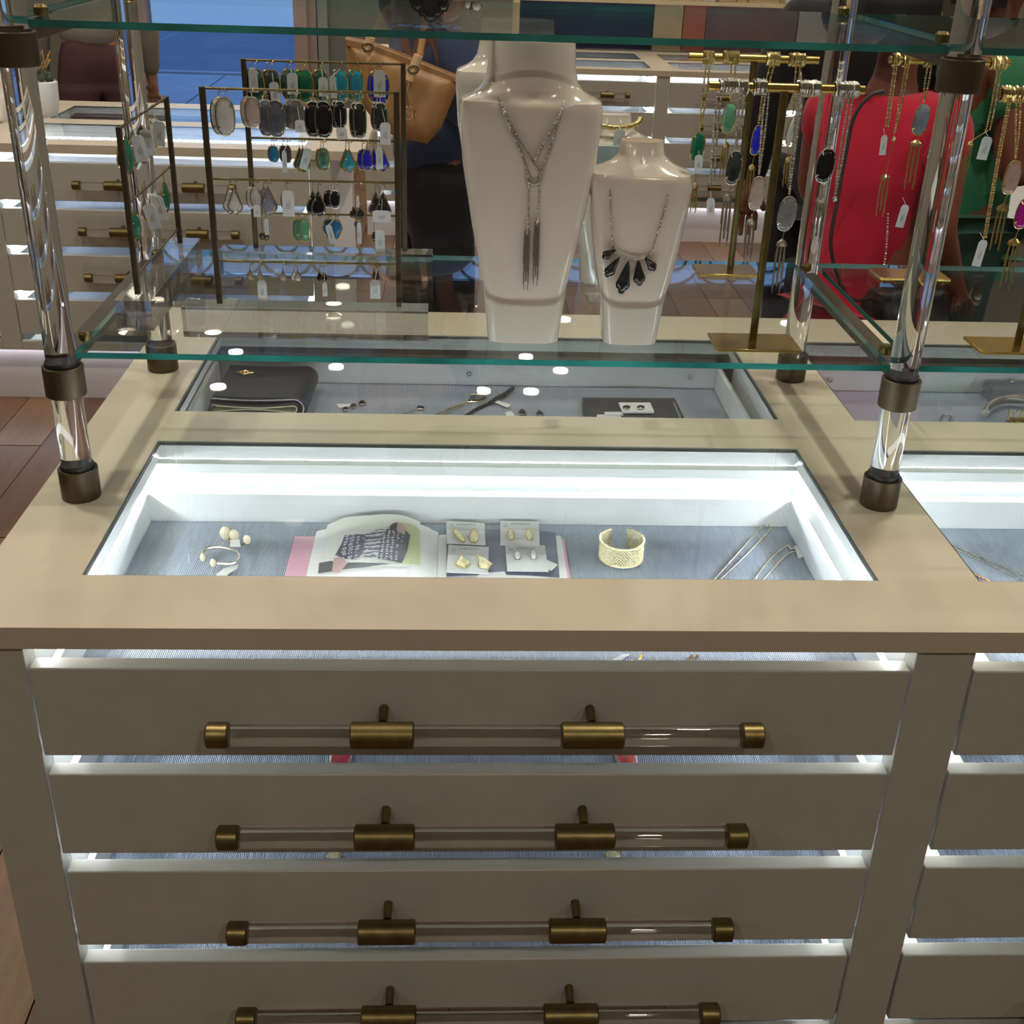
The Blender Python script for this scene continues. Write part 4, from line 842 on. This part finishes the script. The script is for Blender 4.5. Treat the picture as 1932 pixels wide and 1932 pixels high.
cu.materials.append(GOLD); f0 = bpy.data.objects.new('lettering_source', cu); COL.objects.link(f0); dg = bpy.context.evaluated_depsgraph_get(); fme = bpy.data.meshes.new_from_object(f0.evaluated_get(dg)); bpy.data.objects.remove(f0); fo = bpy.data.objects.new('lettering', fme); COL.objects.link(fo); fo.parent = t
lp = pz(1900, 790, ZL + .006); fo.location = lp - Vector(t.location) + Vector((0, 0, .004)); fo.rotation_euler = (PI / 2 * .9, 0, 0)
part('name_bar', MB().prism([pz(a, b, ZL + .003) for a, b in ((1898, 790), (1940, 790), (1940, 800), (1910, 800))], (0, 0, .003)), GOLD, t)
solo('hair_clip', MB().tube([pz(a, b, ZL + .003) for a, b in ((1774, 791), (1779, 783), (1792, 784), (1795, 786), (1791, 793))], .0012, 6), SILV, 'tiny silver clip on the lining of the right rear window', 'jewelry')

# ---------------------------------------------------------------- top shelf and far things
t = thing('necklace_easel', 'clear easel with a dark stone cluster pendant at the top edge of the photo', 'necklace stand', (-.06, 1.52, ZU + .0085))
c = px2(818, 8, 1.52); part('easel_panel', MB().prism([(c.x - .05, 1.53, ZU + .0085), (c.x + .032, 1.53, ZU + .0085), (c.x + .036, 1.55, ZU + .12), (c.x - .054, 1.55, ZU + .12)], (0, .003, 0)), BLOCK, t, smooth=False)
for dx, dz, w, an in ((-.018, .02, .026, .9), (.018, .02, .026, -.9), (0, .012, .03, 0), (-.010, .038, .026, 2.4), (.012, .038, .026, -2.4)):
    stone_set((c.x + dx - .004, 1.521, ZU + .0085 + .012 + dz), 'petal', w, .040, .007, STONE['smoky'], MATS['gunmetal'], t, an)

# ---------------------------------------------------------------- people
def skin_obj(name, nodes, edges, m, parent, sub=2, root='pel'):
    off = Vector(base_of(parent)); keys = [k for k in nodes if any(k in e for e in edges)]; ix = {k: i for i, k in enumerate(keys)}
    me = bpy.data.meshes.new(name); me.from_pydata([Vector(nodes[k][0]) - off for k in keys], [(ix[a], ix[b]) for a, b in edges], []); me.materials.append(m)
    o = bpy.data.objects.new(name, me); COL.objects.link(o); o.parent = parent
    s_ = o.modifiers.new('skin', 'SKIN'); s_.use_smooth_shade = True; s_.branch_smoothing = .5
    for k in keys:
        r = nodes[k][1]; v = me.skin_vertices[0].data[ix[k]]; v.radius = r if isinstance(r, tuple) else (r, r); v.use_root = (k == root)
    q = o.modifiers.new('subsurf', 'SUBSURF'); q.levels = sub; q.render_levels = sub
    return o
def person(label, loc, heading, sc, skin_rgb, top_rgb, leg_rgb, hair_rgb, lean=0, arms=None, sleeve='short', hem=.0, hair_long=.0, name_top='shirt', slim=1.0, high=0):
    t = thing('person', label, 'person', (loc[0], loc[1], 0)); H = math.radians(heading); L = math.radians(lean)
    def T(p, up=True):
        x, y, z = p
        if up and z > .93: dz, dy = z - .93, y; y = dy * math.cos(L) + dz * math.sin(L); z = .93 + dz * math.cos(L) - dy * math.sin(L)
        x, y, z = x * sc, y * sc, z * sc
        return (loc[0] + x * math.cos(H) - y * math.sin(H), loc[1] + x * math.sin(H) + y * math.cos(H), z)
    B = {'pel': ((0, 0, .93), .118 * slim), 'waist': ((0, 0, 1.07), .105 * slim), 'chest': ((0, .01, 1.25), .115 * slim), 'nb': ((0, -.01, 1.385), .062), 'neck': ((0, .0, 1.45), .050),
         'head': ((0, .018, 1.545), .084), 'crown': ((0, .0, 1.61), .070), 'chin': ((0, .068, 1.49), .040)}
    arms = arms or {}
    for s_, sd in ((-1, 'l'), (1, 'r')):
        a = arms.get(sd, ((s_ * .215, -.01, 1.10), (s_ * .225, .06, .87)))
        B['sh' + sd] = ((s_ * .160, -.01, 1.345), .055); B['el' + sd] = (a[0], .040); B['wr' + sd] = (a[1], .027)
        e, w = Vector(a[0]), Vector(a[1]); d = (w - e).normalized(); side = d.cross(Vector((0, 0, 1))); side = side.normalized() if side.length > .1 else Vector((0, 1, 0)); upv = side.cross(d)
        B['ma' + sd] = (tuple((Vector(B['sh' + sd][0]) + e) / 2 + Vector((s_ * .004, 0, 0))), .047)
        B['pa' + sd] = (tuple(w + d * .055), (.030, .018)); B['pb' + sd] = (tuple(w + d * .085), (.030, .014))
        for k in range(4):
            off = side * ((k - 1.5) * .019); ln = (.062, .072, .068, .052)[k]
            B['f%d0%s' % (k, sd)] = (tuple(w + d * .098 + off), .0095); B['f%d1%s' % (k, sd)] = (tuple(w + d * (.098 + ln * .5) + off * 1.05 - upv * .006), .0085); B['f%d2%s' % (k, sd)] = (tuple(w + d * (.098 + ln * .92) + off * 1.05 - upv * .024), .0075)
        B['t0' + sd] = (tuple(w + d * .050 + side * (-s_ * .034)), .011); B['t1' + sd] = (tuple(w + d * .085 + side * (-s_ * .052) - upv * .010), .009)
        B['hp' + sd] = ((s_ * .085, 0, .87), .092 * slim); B['th' + sd] = ((s_ * .088, .008, .68), .078 * slim); B['kn' + sd] = ((s_ * .090, .012, .49), .056); B['cf' + sd] = ((s_ * .090, -.02, .33), .052); B['an' + sd] = ((s_ * .090, -.03, .10), .036); B['to' + sd] = ((s_ * .095, .09, .035), .030)
    N_ = {k: (T(p), (r if isinstance(r, tuple) else r * sc)) for k, (p, r) in B.items()}
    E_ = [('pel', 'waist'), ('waist', 'chest'), ('chest', 'nb'), ('nb', 'neck'), ('neck', 'head'), ('head', 'crown'), ('head', 'chin')]
    for sd in 'lr':
        E_ += [('chest', 'sh' + sd), ('sh' + sd, 'ma' + sd), ('ma' + sd, 'el' + sd), ('el' + sd, 'wr' + sd), ('wr' + sd, 'pa' + sd), ('pa' + sd, 'pb' + sd), ('pa' + sd, 't0' + sd), ('t0' + sd, 't1' + sd), ('pel', 'hp' + sd), ('hp' + sd, 'th' + sd), ('th' + sd, 'kn' + sd), ('kn' + sd, 'cf' + sd), ('cf' + sd, 'an' + sd), ('an' + sd, 'to' + sd)]
        for k in range(4): E_ += [('pb' + sd, 'f%d0%s' % (k, sd)), ('f%d0%s' % (k, sd), 'f%d1%s' % (k, sd)), ('f%d1%s' % (k, sd), 'f%d2%s' % (k, sd))]
    skm = mat('skin_%d_%d_%d' % skin_rgb, skin_rgb, .5, 0, .04, 30)
    skin_obj('body', N_, E_, skm, t)
    G = lambda k, g: (N_[k][0], (N_[k][1] if not isinstance(N_[k][1], tuple) else N_[k][1][0]) + g)
    c = {k: G(k, .030) for k in ('waist', 'chest')}; c['pel'] = G('pel', .026); c['nb'] = (N_['nb'][0], .070 * sc)
    if high: c['pel'] = (T((0, 0, .93 + high)), (.118 * slim + .030) * sc); c['waist'] = (T((0, 0, .93 + high + .07)), (.118 * slim + .022) * sc)
    if hem: c['hem'] = (T((0, -.005, .93 - hem)), N_['pel'][1] + .038)
    for sd in 'lr': c['sh' + sd] = G('sh' + sd, .032); c['ma' + sd] = G('ma' + sd, .028); c['el' + sd] = G('el' + sd, .022); c['wr' + sd] = G('wr' + sd, .012)
    ce = [('pel', 'waist'), ('waist', 'chest'), ('chest', 'nb')] + ([('hem', 'pel')] if hem else [])
    for sd in 'lr': ce += [('chest', 'sh' + sd), ('sh' + sd, 'ma' + sd)] + ([('ma' + sd, 'el' + sd), ('el' + sd, 'wr' + sd)] if sleeve == 'long' else [])
    skin_obj(name_top, c, ce, mat('cloth_%d_%d_%d' % top_rgb, top_rgb, .85, 0, .12, 8, .5, 40, sheen=.1), t)
    c = {k: G(k, .014) for k in ('pel',)}; ce = []
    if high: c['waist'] = (T((0, 0, 1.10)), (.112 * slim + .016) * sc); ce += [('pel', 'waist')]
    for sd in 'lr':
        for k in ('hp', 'th', 'kn', 'cf', 'an'): c[k + sd] = G(k + sd, .012)
        ce += [('pel', 'hp' + sd), ('hp' + sd, 'th' + sd), ('th' + sd, 'kn' + sd), ('kn' + sd, 'cf' + sd), ('cf' + sd, 'an' + sd)]
    skin_obj('trousers', c, ce, mat('cloth_%d_%d_%d' % leg_rgb, leg_rgb, .85, 0, .1, 8, .4, 40), t)
    for s_ in (-1, 1): part('shoe', MB().loft([[T((s_ * .092 + w * math.cos(a), y + .0, max(.004, .045 * h * (1 + math.sin(a)) )), False) for a in [q * PI / 8 for q in range(16)]] for y, w, h in ((-.075, .025, .8), (-.05, .036, 1.1), (.02, .038, .9), (.10, .044, .6), (.15, .034, .45), (.172, .010, .3))]), RUB, t)
    # hair : cap over the skull, with length down the back
    hm = mat('hair_%d_%d_%d' % hair_rgb, hair_rgb, .5, 0, .3, 120, .6, 300, stretch=(6, 6, .6)); rings = []
    for k in range(12):
        z = 1.66 - k * (.16 + hair_long) / 11; u = k / 11
        r = .100 * math.sin(min(PI / 2, (k + .35) * .32)) * (1 - .25 * max(0, u - .6)); ring = []
        for j in range(20):
            a = 2 * PI * j / 20; y = -.022 + r * math.sin(a) * 1.12
            front = max(0, math.sin(a)); y -= front * r * 1.15 * min(1, max(0, (1.62 - z) / .05)); ring.append(T((r * math.cos(a), y, z)))
        rings.append(ring)
    part('hair', MB().loft(rings), hm, t)
    for s_ in (-1, 1):
        e = part('eye', MB().ball(T((s_ * .030, .098, 1.548)), .011, 8), mat('eye_white', (210, 205, 200), .3), t); part('iris', MB().ball(T((s_ * .030, .106, 1.548)), .0052, 6), mat('iris_brown', (40, 26, 18), .3), e)
        part('ear', MB().ball(T((s_ * .084, .0, 1.54)), .020, 8, (.5, .8, 1.4)), skm, t)
    part('nose', MB().loft([[T((w * math.cos(q * PI / 4), y + d * math.sin(q * PI / 4), z)) for q in range(8)] for z, y, w, d in ((1.560, .094, .007, .006), (1.540, .104, .009, .010), (1.522, .112, .014, .013), (1.512, .104, .010, .008))]), skm, t)
    part('lips', MB().ball(T((0, .100, 1.494)), .018, 8, (1.1, .5, .42)), mat('lip_tone', (150, 84, 78), .5), t)
    return t, T
BRN = (126, 82, 62)
c = px2(818, 300, 3.12)
person('customer in black leggings and long blue denim tunic, tan bag on the shoulder', (c.x, 3.12), -72, 1.02, BRN, (52, 64, 92), (16, 17, 22), (30, 24, 22), hair_long=.12, name_top='denim_tunic', sleeve='long', high=.05, arms={'l': ((-.18, .03, 1.12), (-.12, .14, 1.24)), 'r': ((.17, .03, 1.14), (.10, .14, 1.24))}, slim=.86)
c = px2(1645, 400, 2.72)
red, TR = person('customer in a bright red short sleeved shirt seen from behind', (c.x, 2.72), -48, .93, (120, 68, 48), (176, 10, 44), (24, 22, 26), (16, 13, 14), hair_long=.02, arms={'r': ((.19, -.01, 1.09), (.17, .16, .94)), 'l': ((-.21, .05, 1.10), (-.20, .28, 1.02))}, hem=.06, slim=.90)
c = px2(1806, 400, 3.22)
person('customer in a green shirt facing right with one forearm raised', (c.x, 3.22), -88, .98, (110, 62, 42), (40, 112, 74), (34, 70, 58), (24, 20, 22), hem=.08, arms={'r': ((.215, .02, 1.07), (.17, .30, 1.15)), 'l': ((-.20, .05, 1.09), (-.1, .3, 1.14))}, hair_long=.03)
c = px2(1562, 400, 3.55)
person('person in a black jacket standing just left of the red shirt', (c.x, 3.55), -10, 1.03, BRN, (18, 16, 18), (20, 20, 24), (16, 14, 14), sleeve='long', hem=.12, hair_long=.1, slim=.9)
c = px2(186, 150, 5.55)
person('person in a loose grey top and maroon trousers beyond the left counter', (c.x, 5.55), 20, 1.04, (160, 120, 96), (132, 124, 114), (84, 54, 58), (60, 44, 34), slim=1.15, sleeve='long', high=.05)
# bags
def puffy(name, poly, Y, th, m, parent, k=(.0, .35, .72, .95, 1.0)):
    pts = [Vector(px2(a, b, Y)) for a, b in poly]; q = []
    n = len(pts)
    for i in range(n):
        a, b = pts[i], pts[(i + 1) % n]
        for j in range(3): q.append(a.lerp(b, j / 3))
    c = sum(q, Vector()) / len(q); prof = [(.04, 1), (.5, .97), (.8, .78), (.95, .42), (1, 0), (.95, -.42), (.8, -.78), (.5, -.97), (.04, -1)]
    return part(name, MB().loft([[(c.x + (p.x - c.x) * s_, Y - th / 2 * y_, c.z + (p.z - c.z) * s_) for p in q] for s_, y_ in prof]), m, parent)
TAN = mat('tan_leather', (158, 118, 72), .42, 0, .10, 10, .35, 60)
t = thing('tote_bag', 'tan leather tote bag with a round gold charm on the black leggings customer', 'bag', px2(770, 268, 2.86))
puffy('bag_body', [(652, 76), (700, 84), (762, 108), (820, 130), (862, 146), (866, 160), (850, 200), (832, 244), (806, 272), (780, 266), (752, 262), (716, 240), (676, 190), (655, 130)], 2.86, .09, TAN, t)
fl = px2(760, 112, 2.80)
part('top_band', MB().prism([px2(a, b, 2.835) for a, b in ((650, 72), (700, 82), (764, 106), (864, 146), (864, 158), (806, 142), (764, 124), (700, 100), (652, 88))], (0, .05, 0)), mat('tan_band', (146, 108, 66), .42, 0, .1, 10), t, bevel=.003)
for a, b, cc, d in ((700, 70, 690, 104), (790, 104, 772, 152)):
    p0, p1 = px2(a, b, 2.800), px2(cc, d, 2.800); s_ = part('strap_tab', MB().tube([p0, p1], .0105, 8), mat('pale_tan', (206, 172, 128), .45), t); part('buckle', MB().tube([p0.lerp(p1, .55) + Vector((.012 * math.cos(q * PI / 4), -.0105, .008 * math.sin(q * PI / 4))) for q in range(8)], .002, 5, closed=True), DARKM, s_)
part('shoulder_strap', MB().tube(smooth_pts([px2(700, 74, 2.81), px2(730, 20, 2.86), px2(770, -20, 2.98), px2(800, 20, 2.86), px2(792, 106, 2.81)]), .008, 8), TAN, t)
ch = px2(772, 214, 2.795); m = MB()
m.tube(smooth_pts([px2(770, 156, 2.795), px2(767, 176, 2.795), px2(771, 200, 2.795)]), .0025, 6)
m.tube([ch + Vector((.014 * math.cos(q * PI / 8), 0, .014 * math.sin(q * PI / 8))) for q in range(16)], .0018, 6, closed=True)
m.tube([ch + Vector((-.008, 0, -.008)), ch + Vector((-.006, 0, .007)), ch + Vector((0, 0, -.003)), ch + Vector((.006, 0, .007)), ch + Vector((.008, 0, -.008))], .0014, 5)
part('round_charm', m, GOLD, t)
t = thing('crossbody_bag', 'black crossbody bag with thin strap and chain worn over the red shirt', 'bag', px2(1715, 598, 2.50))
puffy('bag_body', [(1648, 548), (1700, 540), (1780, 546), (1788, 580), (1782, 620), (1660, 620), (1644, 590)], 2.50, .06, mat('black_bag', (22, 20, 24), .5), t)
part('strap', MB().tube(smooth_pts([px2(a, b, 2.545) for a, b in ((1668, 172), (1640, 182), (1612, 220), (1596, 290), (1580, 380), (1568, 470), (1600, 560), (1652, 560))]), .0042, 8), mat('dark_strap', (44, 36, 38), .5), t)
part('chain', beads(MB(), smooth_pts([px2(a, b, 2.50) for a, b in ((1676, 400), (1672, 470), (1664, 530), (1660, 555))]), .0032, .006), SILV, t)

# ---------------------------------------------------------------- display wall beyond the far counter
YW = 7.62
CREAM = mat('cream_display_wall', (206, 184, 144), .6)
dw = thing('display_wall', 'cream wall unit with colored panels behind the far counter', 'wall unit', (1.35, YW + .1, 0))
xa, xb = P(978, 50, 'y', YW).x, P(1600, 50, 'y', YW).x
part('back_panel', MB().box(xa, xb, YW + .08, YW + .14, 0, 2.45), CREAM, dw); part('shelf_board', MB().box(xa, xb, YW - .12, YW + .08, 1.150, 1.170), CREAM, dw); part('side_panel', MB().box(xa - .03, xa, YW - .12, YW + .14, 0, 2.45), CREAM, dw); part('side_panel', MB().box(xb, xb + .03, YW - .12, YW + .14, 0, 2.45), CREAM, dw)
for z0, z1 in ((.88, 1.148), (1.72, 2.36)):
    for u0, u1, nm, c_ in ((980, 1234, 'navy', (38, 52, 82)), (1236, 1290, 'sand', (196, 176, 140)), (1292, 1334, 'salmon', (186, 110, 92)), (1335, 1508, 'mauve', (124, 98, 100)), (1510, 1568, 'pale_grey', (170, 168, 166))):
        part('colour_panel', MB().box(P(u0, 50, 'y', YW).x, P(u1, 50, 'y', YW).x, YW + .055, YW + .079, z0, z1), mat('panel_' + nm, c_, .5, 0, .2, 3), dw, smooth=False)
Zs = 1.1705
def small_rack(x, label, w=.10, col='cobalt'):
    t = thing('jewelry_rack', label, 'jewelry rack', (x, YW - .04, Zs))
    part('rack_frame', MB().tube([(x - w / 2, YW - .04, Zs + .001), (x - w / 2, YW - .04, Zs + .16)], .003, 8).tube([(x + w / 2, YW - .04, Zs + .001), (x + w / 2, YW - .04, Zs + .16)], .003, 8), GOLDB, t)
    for zz in (.05, .10, .16): part('rack_bar', MB().tube([(x - w / 2, YW - .04, Zs + zz), (x + w / 2, YW - .04, Zs + zz)], .0025, 8), GOLDB, t)
    for k in range(4): part('hanging_stone', MB().ball((x - w * .36 + k * w * .24, YW - .046, Zs + .08), .010, 8, (.6, .4, 1.2)), STONE[(col, 'black', 'teal', 'smoky')[k]], t)
for u, lb, w, c_ in ((1015, 'small gold rack with dark stones, leftmost on the far wall shelf', .12, 'black'), (1090, 'small gold rack second from left on the far wall shelf', .13, 'cobalt'), (1180, 'gold rack with blue stones above the navy panel', .22, 'cobalt'), (1440, 'gold rack with amber stones above the mauve panel', .2, 'brown'), (1400, 'narrow gold rack left of the amber stone rack', .07, 'smoky')):
    small_rack(P(u, 10, 'y', YW - .04).x, lb, w, c_)
x = P(1272, 5, 'y', YW - .04).x; t = thing('butterfly_brooch_card', 'cream card with a black winged brooch on the far wall shelf', 'card', (x, YW - .05, Zs))
part('card', MB().box(x - .075, x + .075, YW - .05, YW - .045, Zs + .0003, Zs + .2), mat('cream_card', (220, 204, 172), .6), t)
for s_ in (-1, 1):
    for z_, w_, a_ in ((.048, .03, .8), (.022, .024, 2.2)): stone_set((x + s_ * .022, YW - .054, Zs + z_), 'drop', .024, .040, .004, STONE['black'], DARKM, t, s_ * a_ + PI * 0)
for i, u in enumerate((1335, 1365, 1490, 1520)):
    x = P(u, 10, 'y', YW - .04).x; solo('gift_box', MB().box(x - .035, x + .035, YW - .08, YW - .01, Zs + .0003, Zs + .09 + .02 * (i % 2)), mat('box_%d' % (i % 2), ((214, 214, 206), (200, 178, 138))[i % 2], .6), ('pale box left of the narrow gold rack on the far shelf', 'tan box beside the narrow gold rack on the far shelf', 'pale box right of the amber stone rack', 'tan box at the right end of the far shelf')[i], 'box', bevel=.002)
# things on and in the left counter
c = px2(78, 165, 4.55); vz = ZT + .0003
t = thing('potted_plant', 'small white pot with a dark succulent and dried gold sprig on the left counter', 'plant', (c.x, 4.55, vz))
part('pot', MB().lathe((c.x, 4.55, vz), [(.045, 0), (.055, .05), (.058, .115), (.054, .12), (.050, .112)], 24), mat('white_ceramic', (216, 214, 208), .3), t)
m = MB()
for k in range(14):
    a = k * 2.4; r = .018 + .002 * k; m.ball((c.x + r * math.cos(a) * .8, 4.55 + r * math.sin(a) * .8, vz + .125 + .002 * (14 - k)), .016, 6, (1, 1, .9))
part('succulent', m, mat('dark_leaf', (58, 66, 48), .6, 0, .3, 40), t)
m = MB()
for k in range(16): a = k * 1.7; m.tube([(c.x, 4.55, vz + .12), (c.x + .03 * math.cos(a), 4.55 + .03 * math.sin(a), vz + .17), (c.x + .045 * math.cos(a + .4), 4.55 + .045 * math.sin(a + .4), vz + .19 + .015 * (k % 3))], .0022, 5)
part('dried_sprig', m, mat('dried_gold', (168, 128, 70), .7), t)
c = px2(6, 200, 4.45); t = thing('display_bust', 'white display form on the left counter at the left edge of the photo', 'display bust', (c.x, 4.45, vz))
part('bust_body', MB().lathe((c.x, 4.45, vz), [(.05, 0), (.06, .06), (.075, .13), (.06, .17), (.025, .19), (.022, .23), (.018, .232)], 28), BUST, t)
lz = FR[1][0] - .047
for i, (u0, u1, col) in enumerate(((128, 178, TAG), (184, 262, TAG))):
    a_, b_ = P(u0, 408, 'z', lz), P(u1, 416, 'z', lz); solo('earring_card', MB().box(a_.x, b_.x, a_.y - .03, a_.y + .02, lz + .0004, lz + .004), mat('blush_card', (216, 200, 196), .6), ('blush card in a left background drawer gap, left one', 'blush card in a left background drawer gap, right one')[i], 'earring card')
for i, u in enumerate((330, 362)):
    a_ = P(u, 414, 'z', lz + .006); m = MB()
    for k in range(22): q = 2 * PI * k / 22; m.ball((a_.x + .022 * math.cos(q), a_.y + .03 * math.sin(q), lz + .0065), .006, 6)
    solo('bracelet', m, GOLD, ('gold bead bracelet lying left in a background drawer gap', 'gold bead bracelet lying right in a background drawer gap')[i], 'bracelet')
# pale display table at the far right
t = thing('display_table', 'pale grey low display table behind the right edge necklace stand', 'table', (2.05, 4.3, 0))
part('table_top', MB().box(1.62, 2.6, 3.95, 4.7, .70, .74), mat('pale_grey_top', (196, 196, 192), .4), t, bevel=.003)
part('table_body', MB().box(1.68, 2.54, 4.0, 4.65, .08, .6995), mat('taupe_grey_panel', (140, 136, 128), .5), t); part('table_base', MB().box(1.74, 2.48, 4.06, 4.6, 0, .0795), PAINT, t)
